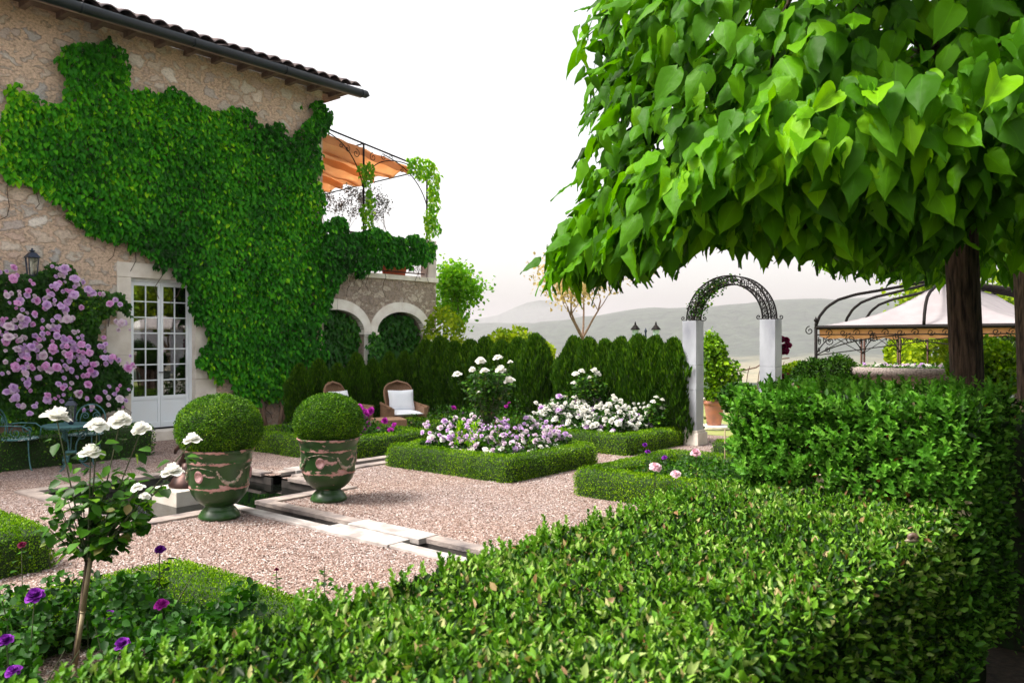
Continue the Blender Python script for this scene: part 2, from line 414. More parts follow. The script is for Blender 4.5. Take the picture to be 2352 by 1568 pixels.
# glass
m, nt_, b_ = nodes('clear_glass'); b_.inputs['Base Color'].default_value = (.9,.95,.95,1); b_.inputs['Roughness'].default_value = .02
b_.inputs['Transmission Weight'].default_value = .0; b_.inputs['IOR'].default_value = 1.5
gl = N(nt_, 'ShaderNodeBsdfGlossy'); gl.inputs['Roughness'].default_value = .01
tr = N(nt_, 'ShaderNodeBsdfTransparent'); tr.inputs['Color'].default_value = (.75,.8,.78,1)
fr = N(nt_, 'ShaderNodeFresnel'); fr.inputs['IOR'].default_value = 2.3
mx = N(nt_, 'ShaderNodeMixShader'); nt_.links.new(fr.outputs[0], mx.inputs[0]); nt_.links.new(tr.outputs[0], mx.inputs[1]); nt_.links.new(gl.outputs[0], mx.inputs[2])
nt_.links.new(mx.outputs[0], nt_.nodes['Material Output'].inputs[0]); M['glass'] = m
# lantern glass, greenish
M['lamp_glass'] = mat('pale_green_lamp_glass', (.45,.62,.56), .15, (.4,.56,.5), 3)

# rubble stone wall
def rubble(name, stone_cols, mortar, sc, thresh=.09, seed=0., warp=.35):
    m, nt, b = nodes(name)
    co = coords(nt, (1,1,1.35))
    off = N(nt, 'ShaderNodeVectorMath'); off.operation = 'ADD'; off.inputs[1].default_value = (seed, seed*.7, seed*.3); nt.links.new(co, off.inputs[0])
    nz1 = N(nt, 'ShaderNodeTexNoise'); nz1.inputs['Scale'].default_value = 4.5; nz1.inputs['Detail'].default_value = 4; nt.links.new(off.outputs[0], nz1.inputs['Vector'])
    sub = N(nt, 'ShaderNodeVectorMath'); sub.operation = 'SUBTRACT'; sub.inputs[1].default_value = (.5,.5,.5); nt.links.new(nz1.outputs['Color'], sub.inputs[0])
    mul = N(nt, 'ShaderNodeVectorMath'); mul.operation = 'SCALE'; mul.inputs['Scale'].default_value = warp; nt.links.new(sub.outputs[0], mul.inputs[0])
    add = N(nt, 'ShaderNodeVectorMath'); add.operation = 'ADD'; nt.links.new(off.outputs[0], add.inputs[0]); nt.links.new(mul.outputs[0], add.inputs[1])
    v1 = N(nt, 'ShaderNodeTexVoronoi'); v1.feature = 'DISTANCE_TO_EDGE'; v1.inputs['Scale'].default_value = sc
    v2 = N(nt, 'ShaderNodeTexVoronoi'); v2.feature = 'F1'; v2.inputs['Scale'].default_value = sc
    for v in (v1, v2): nt.links.new(add.outputs[0], v.inputs['Vector'])
    sep = N(nt, 'ShaderNodeSeparateColor'); nt.links.new(v2.outputs['Color'], sep.inputs[0])
    cr = ramp(nt, stone_cols, sep.outputs[0])
    # some cells are wholly buried in mortar
    cov = N(nt, 'ShaderNodeTexNoise'); cov.inputs['Scale'].default_value = 1.1; cov.inputs['Detail'].default_value = 3; nt.links.new(off.outputs[0], cov.inputs['Vector'])
    fine = N(nt, 'ShaderNodeTexNoise'); fine.inputs['Scale'].default_value = 22; fine.inputs['Detail'].default_value = 8; fine.inputs['Roughness'].default_value = .7; nt.links.new(off.outputs[0], fine.inputs['Vector'])
    m1 = N(nt, 'ShaderNodeMath'); m1.operation = 'MULTIPLY_ADD'; m1.inputs[1].default_value = .5; m1.inputs[2].default_value = -.35; nt.links.new(cov.outputs[0], m1.inputs[0])
    m2 = N(nt, 'ShaderNodeMath'); m2.operation = 'MULTIPLY_ADD'; m2.inputs[1].default_value = .46; nt.links.new(fine.outputs[0], m2.inputs[0]); nt.links.new(m1.outputs[0], m2.inputs[2])
    m3 = N(nt, 'ShaderNodeMath'); m3.operation = 'SUBTRACT'; nt.links.new(v1.outputs['Distance'], m3.inputs[0]); nt.links.new(m2.outputs[0], m3.inputs[1])
    fac = N(nt, 'ShaderNodeMapRange'); fac.inputs[1].default_value = -.045; fac.inputs[2].default_value = .055; nt.links.new(m3.outputs[0], fac.inputs[0])
    mor = ramp(nt, [(.3, tuple(c*.72 for c in mortar)), (.7, mortar)], fine.outputs[0])
    mix = N(nt, 'ShaderNodeMix'); mix.data_type = 'RGBA'; nt.links.new(fac.outputs[0], mix.inputs[0]); nt.links.new(mor.outputs[0], mix.inputs['A']); nt.links.new(cr.outputs[0], mix.inputs['B'])
    sp = N(nt, 'ShaderNodeMix'); sp.data_type = 'RGBA'; sp.blend_type = 'MULTIPLY'; sp.inputs[0].default_value = .8
    fr2 = ramp(nt, [(.33,(.42,.39,.36)),(.48,(.85,.83,.8)),(.62,(1.1,1.08,1.05))], fine.outputs[0]); nt.links.new(mix.outputs['Result'], sp.inputs['A']); nt.links.new(fr2.outputs[0], sp.inputs['B'])
    nt.links.new(sp.outputs['Result'], b.inputs['Base Color']); b.inputs['Roughness'].default_value = .92
    h1 = N(nt, 'ShaderNodeMath'); h1.operation = 'MULTIPLY_ADD'; h1.inputs[1].default_value = .55
    nt.links.new(fine.outputs[0], h1.inputs[0]); nt.links.new(fac.outputs[0], h1.inputs[2])
    bp = N(nt, 'ShaderNodeBump'); bp.inputs['Strength'].default_value = .9; bp.inputs['Distance'].default_value = .018
    nt.links.new(h1.outputs[0], bp.inputs['Height']); nt.links.new(bp.outputs[0], b.inputs['Normal'])
    return m
M['rubble'] = rubble('rubble_stone_wall', [(0,(.66,.54,.44)),(.25,(.54,.47,.4)),(.45,(.72,.63,.53)),(.6,(.46,.44,.43)),(.75,(.66,.48,.38)),(.86,(.82,.77,.7)),(1,(.56,.5,.44))], (.7,.53,.4), 3.4)
M['rubble_wing'] = rubble('rubble_stone_wing', [(0,(.42,.35,.29)),(.3,(.34,.28,.24)),(.6,(.52,.45,.38)),(.85,(.68,.61,.53)),(1,(.4,.34,.3))], (.42,.34,.28), 5.0, seed=7., warp=.55)

# gravel
m, nt, b = nodes('pink_gravel')
co = coords(nt, (1,1,1))
v1 = N(nt, 'ShaderNodeTexVoronoi'); v1.inputs['Scale'].default_value = 75; nt.links.new(co, v1.inputs['Vector'])
sep = N(nt, 'ShaderNodeSeparateColor'); nt.links.new(v1.outputs['Color'], sep.inputs[0])
big = N(nt, 'ShaderNodeTexNoise'); big.inputs['Scale'].default_value = .8; big.inputs['Detail'].default_value = 4; nt.links.new(co, big.inputs['Vector'])
cr = ramp(nt, [(0,(.03,.02,.017)),(.16,(.12,.072,.055)),(.42,(.235,.155,.125)),(.67,(.34,.245,.21)),(.87,(.44,.36,.33)),(1,(.66,.6,.57))], sep.outputs[0])
tint = ramp(nt, [(.38,(1,.93,.88)),(.62,(.96,.97,1))], big.outputs[0])
mm = N(nt, 'ShaderNodeMix'); mm.data_type = 'RGBA'; mm.blend_type = 'MULTIPLY'; mm.inputs[0].default_value = 1
nt.links.new(cr.outputs[0], mm.inputs['A']); nt.links.new(tint.outputs[0], mm.inputs['B'])
dk = ramp(nt, [(.25,(1,1,1)),(.62,(.3,.25,.23))], v1.outputs['Distance'])
nt.links.new(mm.outputs['Result'], b.inputs['Base Color']); b.inputs['Roughness'].default_value = .85
inv = N(nt, 'ShaderNodeMath'); inv.operation = 'MULTIPLY_ADD'; inv.inputs[1].default_value = -1.; inv.inputs[2].default_value = 1.
nt.links.new(v1.outputs['Distance'], inv.inputs[0])
bp = N(nt, 'ShaderNodeBump'); bp.inputs['Strength'].default_value = 1.; bp.inputs['Distance'].default_value = .012
nt.links.new(inv.outputs[0], bp.inputs['Height']); nt.links.new(bp.outputs[0], b.inputs['Normal'])
M['gravel'] = m
# pebbles
M['pebble'] = leafmat('pebbles', [(0,(.07,.045,.037)),(.25,(.24,.15,.12)),(.6,(.32,.225,.19)),(.85,(.43,.355,.325)),(1,(.62,.58,.55))], 0., .8, green=False)

# grass and land
m, nt, b = nodes('land')
co = coords(nt, (1,1,1))
n1 = N(nt, 'ShaderNodeTexNoise'); n1.inputs['Scale'].default_value = .006; n1.inputs['Detail'].default_value = 6; nt.links.new(co, n1.inputs['Vector'])
geo = N(nt, 'ShaderNodeSeparateXYZ'); nt.links.new(co, geo.inputs[0])
fields = ramp(nt, [(.35,(.2,.18,.1)),(.5,(.3,.26,.16)),(.65,(.13,.15,.08))], n1.outputs[0])
n2 = N(nt, 'ShaderNodeTexNoise'); n2.inputs['Scale'].default_value = .03; n2.inputs['Detail'].default_value = 8; nt.links.new(co, n2.inputs['Vector'])
wood = ramp(nt, [(.35,(.012,.025,.014)),(.65,(.04,.06,.035))], n2.outputs[0])
mr = N(nt, 'ShaderNodeMapRange'); mr.inputs[1].default_value = -62; mr.inputs[2].default_value = -25
ad = N(nt, 'ShaderNodeMath'); ad.operation = 'MULTIPLY_ADD'; ad.inputs[1].default_value = 60; nt.links.new(n1.outputs[0], ad.inputs[0]); nt.links.new(geo.outputs['Z'], ad.inputs[2])
sbt = N(nt, 'ShaderNodeMath'); sbt.operation = 'SUBTRACT'; sbt.inputs[1].default_value = 30; nt.links.new(ad.outputs[0], sbt.inputs[0]); nt.links.new(sbt.outputs[0], mr.inputs[0])
mx = N(nt, 'ShaderNodeMix'); mx.data_type = 'RGBA'; nt.links.new(mr.outputs[0], mx.inputs[0]); nt.links.new(fields.outputs[0], mx.inputs['A']); nt.links.new(wood.outputs[0], mx.inputs['B'])
nt.links.new(mx.outputs['Result'], b.inputs['Base Color']); b.inputs['Roughness'].default_value = .95
bpn = N(nt, 'ShaderNodeBump'); bpn.inputs['Strength'].default_value = 1.; bpn.inputs['Distance'].default_value = 14.
nt.links.new(n2.outputs[0], bpn.inputs['Height']); nt.links.new(bpn.outputs[0], b.inputs['Normal'])
M['land'] = m
M['lawn'] = mat('dry_lawn', (.3,.29,.1), .95, (.2,.25,.06), 3, detail=6)

# water
m, nt, b = nodes('pond_water'); b.inputs['Base Color'].default_value = (.008,.012,.01,1); b.inputs['Roughness'].default_value = .03
b.inputs['Specular IOR Level'].default_value = .6
co = coords(nt, (1,1,1)); n1 = N(nt, 'ShaderNodeTexNoise'); n1.inputs['Scale'].default_value = 3; nt.links.new(co, n1.inputs['Vector'])
bp = N(nt, 'ShaderNodeBump'); bp.inputs['Strength'].default_value = .05; bp.inputs['Distance'].default_value = .02
nt.links.new(n1.outputs[0], bp.inputs['Height']); nt.links.new(bp.outputs[0], b.inputs['Normal']); M['water'] = m; m.node_tree.nodes['Principled BSDF'].inputs['IOR'].default_value = 1.22; b.inputs['Base Color'].default_value = (.003,.004,.003,1)

# wicker
m, nt, b = nodes('honey_wicker')
co = coords(nt, (1,1,1))
w1 = N(nt, 'ShaderNodeTexWave'); w1.bands_direction = 'Z'; w1.inputs['Scale'].default_value = 24; w1.inputs['Distortion'].default_value = .6; nt.links.new(co, w1.inputs['Vector'])
w2 = N(nt, 'ShaderNodeTexWave'); w2.bands_direction = 'X'; w2.inputs['Scale'].default_value = 14; nt.links.new(co, w2.inputs['Vector'])
ml = N(nt, 'ShaderNodeMath'); ml.operation = 'MULTIPLY'; nt.links.new(w1.outputs[0], ml.inputs[0]); nt.links.new(w2.outputs[0], ml.inputs[1])
cr = ramp(nt, [(0,(.16,.08,.04)),(.5,(.34,.19,.105)),(1,(.46,.28,.17))], ml.outputs[0]); nt.links.new(cr.outputs[0], b.inputs['Base Color'])
bp = N(nt, 'ShaderNodeBump'); bp.inputs['Strength'].default_value = .6; bp.inputs['Distance'].default_value = .01
nt.links.new(ml.outputs[0], bp.inputs['Height']); nt.links.new(bp.outputs[0], b.inputs['Normal']); b.inputs['Roughness'].default_value = .6
M['wicker'] = m

# awning cloth: folded orange canvas, light comes through
def cloth(name, c1, c2, trans, stripe=None):
    m, nt, b = nodes(name)
    co = coords(nt, (1,1,1)); n1 = N(nt, 'ShaderNodeTexNoise'); n1.inputs['Scale'].default_value = 2.5; n1.inputs['Detail'].default_value = 4; nt.links.new(co, n1.inputs['Vector'])
    cr = ramp(nt, [(.35,c2),(.65,c1)], n1.outputs[0]); nt.links.new(cr.outputs[0], b.inputs['Base Color']); b.inputs['Roughness'].default_value = .9
    t = N(nt, 'ShaderNodeBsdfTranslucent'); nt.links.new(cr.outputs[0], t.inputs[0]); x = N(nt, 'ShaderNodeMixShader'); x.inputs[0].default_value = trans
    nt.links.new(b.outputs[0], x.inputs[1]); nt.links.new(t.outputs[0], x.inputs[2]); nt.links.new(x.outputs[0], nt.nodes['Material Output'].inputs[0])
    return m
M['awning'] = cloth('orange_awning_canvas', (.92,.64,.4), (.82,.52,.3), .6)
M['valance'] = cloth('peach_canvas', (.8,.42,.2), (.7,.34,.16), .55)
M['tent'] = cloth('off_white_tent_canvas', (.33,.3,.31), (.28,.25,.26), .1)

# glazed green urn with flaked paint
m, nt, b = nodes('green_glaze_flaked')
co = coords(nt, (1,1,2.2))
n1 = N(nt, 'ShaderNodeTexNoise'); n1.inputs['Scale'].default_value = 9; n1.inputs['Detail'].default_value = 8; n1.inputs['Roughness'].default_value = .65; nt.links.new(co, n1.inputs['Vector'])
n3 = N(nt, 'ShaderNodeTexNoise'); n3.inputs['Scale'].default_value = 4; n3.inputs['Detail'].default_value = 5; nt.links.new(co, n3.inputs['Vector'])
gr = ramp(nt, [(.35,(.008,.035,.006)),(.6,(.02,.07,.012)),(.8,(.05,.12,.035))], n3.outputs[0])
pk = ramp(nt, [(.4,(.34,.13,.1)),(.7,(.5,.3,.28))], n1.outputs[0])
at = N(nt, 'ShaderNodeAttribute'); at.attribute_name = 'wear'
ad = N(nt, 'ShaderNodeMath'); ad.operation = 'MULTIPLY_ADD'; ad.inputs[1].default_value = .17; nt.links.new(at.outputs['Fac'], ad.inputs[0]); nt.links.new(n1.outputs[0], ad.inputs[2])
fac = N(nt, 'ShaderNodeMapRange'); fac.inputs[1].default_value = .70; fac.inputs[2].default_value = .73; nt.links.new(ad.outputs[0], fac.inputs[0])
mx = N(nt, 'ShaderNodeMix'); mx.data_type = 'RGBA'; nt.links.new(fac.outputs[0], mx.inputs[0]); nt.links.new(gr.outputs[0], mx.inputs['A']); nt.links.new(pk.outputs[0], mx.inputs['B'])
nt.links.new(mx.outputs['Result'], b.inputs['Base Color'])
rr = N(nt, 'ShaderNodeMapRange'); rr.inputs[3].default_value = .3; rr.inputs[4].default_value = .85; nt.links.new(fac.outputs[0], rr.inputs[0]); nt.links.new(rr.outputs[0], b.inputs['Roughness'])
bp = N(nt, 'ShaderNodeBump'); bp.invert = True; bp.inputs['Strength'].default_value = .6; bp.inputs['Distance'].default_value = .004
nt.links.new(fac.outputs[0], bp.inputs['Height']); nt.links.new(bp.outputs[0], b.inputs['Normal']); M['urn'] = m
M['urn_pink'] = mat('flaked_pink_relief', (.5,.3,.31), .8, (.3,.14,.12), 30, bump=.4, bscale=80)
M['urn_relief'] = mat('worn_green_relief', (.4,.3,.24), .7, (.04,.11,.035), 26, bump=.5, bscale=80, lo=.42, hi=.56)
# ================= ground and land =================
WATER_RECTS = [(3.47,5.75,7.27,9.62),(4.48,4.70,1.75,7.27),(5.75,9.2,8.36,8.57)]   # a0,a1,b0,b1
def gravel_sheet():
    As = sorted({-14,3.47,4.48,4.70,5.75,9.2,17}); Bs = sorted({1.75,7.27,8.36,8.57,9.62,13.4,14.2})
    mb = MB()
    for i in range(len(As)-1):
        for j in range(len(Bs)-1):
            ca, cb = (As[i]+As[i+1])/2, (Bs[j]+Bs[j+1])/2
            if any(r[0] < ca < r[1] and r[2] < cb < r[3] for r in WATER_RECTS): continue
            n = len(mb.v); mb.add([ab(As[i],Bs[j]), ab(As[i+1],Bs[j]), ab(As[i+1],Bs[j+1]), ab(As[i],Bs[j+1])], [(0,1,2,3)])
    o = mb.build('gravel_ground', M['gravel']); return tag(o, 'pinkish beige gravel courtyard ground between the box-edged beds', kind='structure')
gravel_sheet()
mb = MB(); mb.add([ab(-14,-14,0), ab(17,-14,0), ab(17,1.75,0), ab(-14,1.75,0)], [(0,1,2,3)])
tag(mb.build('shade_ground', M['soil']), kind='structure')  # dark soil sheet added to stand for shade on the ground
mb = MB()
for r in WATER_RECTS:
    mb.add([ab(r[0]-.05,r[2]-.05,-.4), ab(r[1]+.05,r[2]-.05,-.4), ab(r[1]+.05,r[3]+.05,-.4), ab(r[0]-.05,r[3]+.05,-.4)], [(0,1,2,3)])
tag(mb.build('pond_bed', M['soil']), kind='structure')
mb = MB()
mb.add([ab(3.44,7.24,-.11), ab(5.78,7.24,-.11), ab(5.78,9.65,-.11), ab(3.44,9.65,-.11)], [(0,1,2,3)])
mb.add([ab(4.45,1.76,-.11), ab(4.73,1.76,-.11), ab(4.73,7.24,-.11), ab(4.45,7.24,-.11)], [(0,1,2,3)])
mb.add([ab(5.78,8.33,-.11), ab(9.2,8.33,-.11), ab(9.2,8.6,-.11), ab(5.78,8.6,-.11)], [(0,1,2,3)])
tag(mb.build('water', M['water']), 'dark still water in the sunken pond and its narrow rills', kind='structure')

# pebbles lying proud of the gravel near the camera
nP = 60000
a_ = RNG.uniform(1.5, 11, nP); b_ = RNG.uniform(1.6, 9, nP)
keep = (RNG.random(nP) < np.clip(1.5 - (np.hypot(a_, b_)-4.5)*.16, .15, 1))
for r in WATER_RECTS: keep &= ~((a_ > r[0]-.16) & (a_ < r[1]+.16) & (b_ > r[2]-.16) & (b_ < r[3]+.16))
a_, b_ = a_[keep], b_[keep]; n = len(a_)
T_PEB = (np.array([(-.5,-.4,-.3),(.5,-.5,-.3),(.45,.5,-.3),(-.5,.4,-.3),(-.25,-.2,.32),(.2,-.26,.36),(.25,.22,.3),(-.22,.25,.34)]), [(4,5,6,7),(0,1,5,4),(1,2,6,5),(2,3,7,6),(3,0,4,7)])
Pp = rotab(np.stack([a_, b_, RNG.uniform(.001,.006,n)], 1)); ang = RNG.uniform(0, 6.28, n)
Tt = np.stack([np.cos(ang), np.sin(ang), RNG.uniform(-.2,.2,n)], 1)
pb = leafobj('loose_gravel', M['pebble'], None, T_PEB, Pp, Tt, np.tile([0,0,1.], (n,1)), RNG.uniform(.007,.017,n))
tag(pb, 'loose pinkish gravel stones strewn over the courtyard', 'gravel', kind='stuff')

# land: one sheet to the horizon
def land_h(x, y):
    r = math.hypot(x, y); A, B = toab(x, y)
    d = max(0, r-26)
    h = -.06 - .5*min(1, max(0, (17-r)/3)) - min(66, .018*d + .00055*d*d)
    def hump(cx, cy, sx, sy, amp, pw=2):
        return amp*math.exp(-abs((x-cx)/sx)**pw - abs((y-cy)/sy)**2)
    if y > 600:
        n = noise.fractal(Vector((x/700, y/700, 3)), 1., 2., 5)
        h += hump(1020, 2700, 1150, 430, 196*(1+.10*n), 4)
        h += hump(2900, 2500, 1500, 420, 165*(1+.12*n), 4)
        h += hump(-500, 3500, 1500, 380, 150*(1+.06*n), 6)
        h += hump(240, 6000, 330, 500, 190) + hump(-200, 6100, 1400, 400, 238*(1+.05*n), 4)
        h += hump(-2600, 3000, 1300, 600, 190*(1+.15*n), 4) + hump(900, 1900, 900, 200, 26*(1+.6*n))
        h += n*16 + 10*noise.fractal(Vector((x/220, y/220, 9)), 1., 2., 4)
    return h
rs = [0, 6, 12, 14, 17, 20, 26] + [26*1.052**k for k in range(1, 118)]
nA = 360; V = []; Q = []
for i, r in enumerate(rs):
    for k in range(nA):
        t = 2*math.pi*k/nA; x, y = r*math.sin(t), r*math.cos(t); V.append((x, y, land_h(x, y)))
for i in range(len(rs)-1):
    for k in range(nA): Q.append((i*nA+k, (i+1)*nA+k, (i+1)*nA+(k+1)%nA, i*nA+(k+1)%nA)[::-1])
me = npmesh('land', np.array(V, float), np.array(Q), smooth=True); me.materials.append(M['land'])
tag(linkmesh('land', me), 'valley fields and wooded hills fading into pale haze', kind='structure')
mb = MB(); mb.add([ab(13.2,-6,.004), ab(24,-6,.004), ab(24,13,.004), ab(13.2,13,.004)], [(0,1,2,3)])
tag(mb.build('lawn', M['lawn']), kind='structure')

# ================= pond edging =================
pond = thing('pond_coping', 'weathered stone coping around the square pond and rills in the gravel', 'pond edging', ab(4.6,8.45,0), TH)
def cop(name, a0, a1, b0, b1, m='coping', z1=.022, z0=-.022, bev=.006):
    mb = MB(); mb.span(a0-4.6, a1-4.6, b0-8.45, b1-8.45, z0, z1); return mb.build(name, M[m], pond, bevel=bev)
cop('coping_slab', 3.33, 3.50, 7.10, 9.80); cop('coping_slab', 3.502, 4.35, 7.10, 7.29)
cop('coping_slab', 4.832, 5.72, 7.10, 7.29); cop('coping_slab', 3.502, 5.72, 9.60, 9.80); cop('coping_slab', 5.722, 5.89, 8.74, 9.80); cop('coping_slab', 5.722, 5.89, 7.10, 8.19)
cop('coping_slab', 4.35, 4.483, 5.77, 7.29, 'coping_pale'); cop('coping_slab', 4.33, 4.582, 4.86, 5.768, 'coping_pale', .027); cop('coping_slab', 4.35, 4.483, 1.76, 4.858, 'coping_pale')
cop('coping_slab', 4.697, 4.83, 5.712, 7.29); cop('coping_slab', 4.622, 4.85, 4.80, 5.71, 'coping_pale', .027); cop('coping_slab', 4.697, 4.83, 1.76, 4.798)
for b0, b1, s in ((8.19,8.363,-1),(8.567,8.74,1)):
    cop('coping_slab', 5.892, 9.2, b0, b1)
cop('coping_slab', 6.1, 6.7, 8.10, 8.39, 'coping_pale', .028); cop('coping_slab', 6.1, 6.7, 8.54, 8.83, 'coping_pale', .028)
cop('plinth', 4.33, 4.87, 8.18, 8.72, 'limestone', .05, -.3, .01)
mb = MB()
for r in WATER_RECTS:
    a0, a1, b0, b1 = [q-s for q, s in zip(r, (4.6,4.6,8.45,8.45))]
    if r[0] == 3.47:
        for q in ((a0-.03,a0,b0,b1),(a1,a1+.03,b0,-.1),(a1,a1+.03,.12,b1),(a0,-.13,b0-.03,b0),(.11,a1,b0-.03,b0),(a0,a1,b1,b1+.03)): mb.span(q[0],q[1],q[2],q[3],-.42,-.026)
for q in ((-.15,-.12,-6.6,-1.18),(.10,.13,-6.6,-1.18)): mb.span(q[0],q[1],q[2],q[3],-.42,-.026)
mb.build('pond_wall', M['wet_stone'], pond)

# statue: bronze child figure seated with lifted arm, on a round base
st = thing('statue', 'small dark bronze child statue on the white plinth in the pond behind the left urn', 'statue', ab(4.6,8.45,.05), R(200))
def skin(name, joints, edges, mat_, parent, sub=2):
    me = bpy.data.meshes.new(name); me.from_pydata([j[:3] for j in joints], edges, [])
    o = linkmesh(name, me, parent); me.materials.append(mat_)
    md = o.modifiers.new('skin', 'SKIN'); md.use_smooth_shade = True
    for i, j in enumerate(joints):
        sv = me.skin_vertices[0].data[i]; sv.radius = (j[3], j[3]); sv.use_root = (i == 0)
    s = o.modifiers.new('sub', 'SUBSURF'); s.levels = sub; s.render_levels = sub
    return o
J = [(0,0,.30,.055),(0,0,.37,.05),(0,-.005,.44,.055),(0,-.01,.49,.025),(0,-.01,.53,.045),(0,-.015,.58,.052),(0,-.01,.62,.03),
     (.065,0,.455,.026),(.12,-.03,.40,.022),(.13,-.10,.36,.018),(.125,-.14,.36,.013),
     (-.065,0,.455,.026),(-.12,-.04,.50,.022),(-.10,-.09,.58,.017),(-.09,-.10,.62,.013),
     (.045,-.01,.27,.04),(.07,-.13,.25,.034),(.06,-.16,.13,.025),(.06,-.19,.10,.016),
     (-.045,-.01,.27,.04),(-.06,-.05,.17,.034),(-.055,0,.06,.024),(-.055,-.05,.035,.016)]
Ed = [(0,1),(1,2),(2,3),(3,4),(4,5),(5,6),(2,7),(7,8),(8,9),(9,10),(2,11),(11,12),(12,13),(13,14),(0,15),(15,16),(16,17),(17,18),(0,19),(19,20),(20,21),(21,22)]
skin('figure', J, Ed, M['bronze'], st)
mb = MB(); mb.lathe([(.19,0),(.2,.02),(.17,.06),(.15,.10),(.1,.13),(.075,.2),(.05,.26)], 20); mb.build('base', M['bronze'], st, True)

# ================= house =================
HA, HB = 7.0, 13.4
house = thing('stone_house', 'rubble stone country house with tiled eaves and French doors, left', 'house', ab(HA,HB,0), TH)
def hs_(name, mb, m, **k): return mb.build(name, M[m], house, **k)
mb = MB()
DA0, DA1, DZ = 6.30, 7.44, 2.72
mb.span(-6-HA, DA0-HA, 0, .4, -.2, 6.739); mb.span(DA1-HA, 10.2-HA, 0, .4, -.2, 6.739); mb.span(DA0-HA, DA1-HA, 0, .4, DZ, 6.739)
mb.span(9.8-HA, 10.2-HA, .4, 7, 3.0, 6.62); mb.span(-6-HA, -5.6-HA, .4, 7, -.2, 6.62); mb.span(-6-HA, 10.2-HA, 7, 7.4, -.2, 6.62)
wall = hs_('wall', mb, 'rubble')
# dark room behind the door with curtains
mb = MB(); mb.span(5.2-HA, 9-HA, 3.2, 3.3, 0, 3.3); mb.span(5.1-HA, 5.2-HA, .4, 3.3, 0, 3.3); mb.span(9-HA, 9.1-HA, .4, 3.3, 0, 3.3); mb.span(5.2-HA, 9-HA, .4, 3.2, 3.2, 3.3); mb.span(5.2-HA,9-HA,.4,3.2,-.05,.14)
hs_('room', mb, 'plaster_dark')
mb = MB()
for s, x0 in ((1, 6.34),(-1, 7.40)):
    mb.grid(lambda u, v, s=s, x0=x0: (x0+s*(.05+.26*u*(1-.45*math.sin(v*2.4)))-HA, .5+.03*math.sin(u*26), .2+2.4*v), 30, 10)
hs_('curtain', mb, 'cushion', smooth=True)
# door surround
mb = MB(); mb.span(6.07-HA, 7.67-HA, -.02, .1, DZ-.005, 2.96); 
hs_('lintel', mb, 'limestone', bevel=.008)
for a0, a1 in ((6.07, 6.302),(7.438, 7.67)):
    mb = MB()
    zs = [0,.45,.98,1.42,1.93,2.36,DZ-.008]
    for i in range(6):
        wide = .17 if i in (1, 3) else 0
        x0, x1 = (a0-wide*1.0, a1) if a0 < 7 else (a0, a1+wide)
        mb.span(x0-HA, x1-HA, -.02, .12, zs[i]+.002, zs[i+1]-.002)
    hs_('jamb_stone', mb, 'limestone', bevel=.006)
mb = MB(); mb.span(5.92-HA, 7.86-HA, -.36, -.022, -.05, .16); s1 = hs_('door_step', mb, 'limestone', bevel=.012)
# door: two leaves
door = thing('tmp', None, None); bpy.data.objects.remove(door)
Y0 = .10
mb = MB(); mb.span(DA0-HA+.002, DA0+.055-HA, Y0, Y0+.07, .162, DZ-.002); mb.span(DA1-.055-HA, DA1-HA-.002, Y0, Y0+.07, .162, DZ-.002); mb.span(DA0+.057-HA, DA1-.057-HA, Y0, Y0+.07, DZ-.06, DZ-.002)
hs_('door_frame', mb, 'paint_door', bevel=.004)
mid = (DA0+DA1)/2
for x0, x1 in ((DA0+.06, mid-.003),(mid+.003, DA1-.06)):
    x0 -= HA; x1 -= HA; z0, z1 = .175, DZ-.065; pz = .66
    mb = MB(); st_w = .045
    mb.span(x0, x0+st_w, Y0+.015, Y0+.055, z0, z1); mb.span(x1-st_w, x1, Y0+.015, Y0+.055, z0, z1)
    ix0, ix1 = x0+st_w, x1-st_w
    mb.span(ix0, ix1, Y0+.015, Y0+.055, z1-.06, z1); mb.span(ix0, ix1, Y0+.015, Y0+.055, pz, pz+.06); mb.span(ix0, ix1, Y0+.015, Y0+.055, z0, z0+.09)
    mb.span(ix0, ix1, Y0+.028, Y0+.045, z0+.09, pz)
    mb.span((ix0+ix1)/2-.009, (ix0+ix1)/2+.009, Y0+.02, Y0+.05, pz+.06, z1-.06)
    gz0, gz1 = pz+.06, z1-.06
    for i in range(1, 7):
        z = gz0+(gz1-gz0)*i/7
        mb.span(ix0, (ix0+ix1)/2-.0095, Y0+.02, Y0+.05, z-.009, z+.009); mb.span((ix0+ix1)/2+.0095, ix1, Y0+.02, Y0+.05, z-.009, z+.009)
    d = hs_('door', mb, 'paint_door')
    mb = MB(); mb.span(ix0, ix1, Y0+.033, Y0+.036, gz0, gz1); mb.build('pane', M['glass'], d)
    mb = MB(); hx = x1-.022 if x0 < mid-HA-.1 else x0+.022
    mb.tube([(hx,Y0+.015,1.12),(hx,Y0-.03,1.12),(hx+.02,Y0-.035,1.12),(hx+.07,Y0-.035,1.12)], .008, 6); mb.build('handle', M['iron'], d, True)
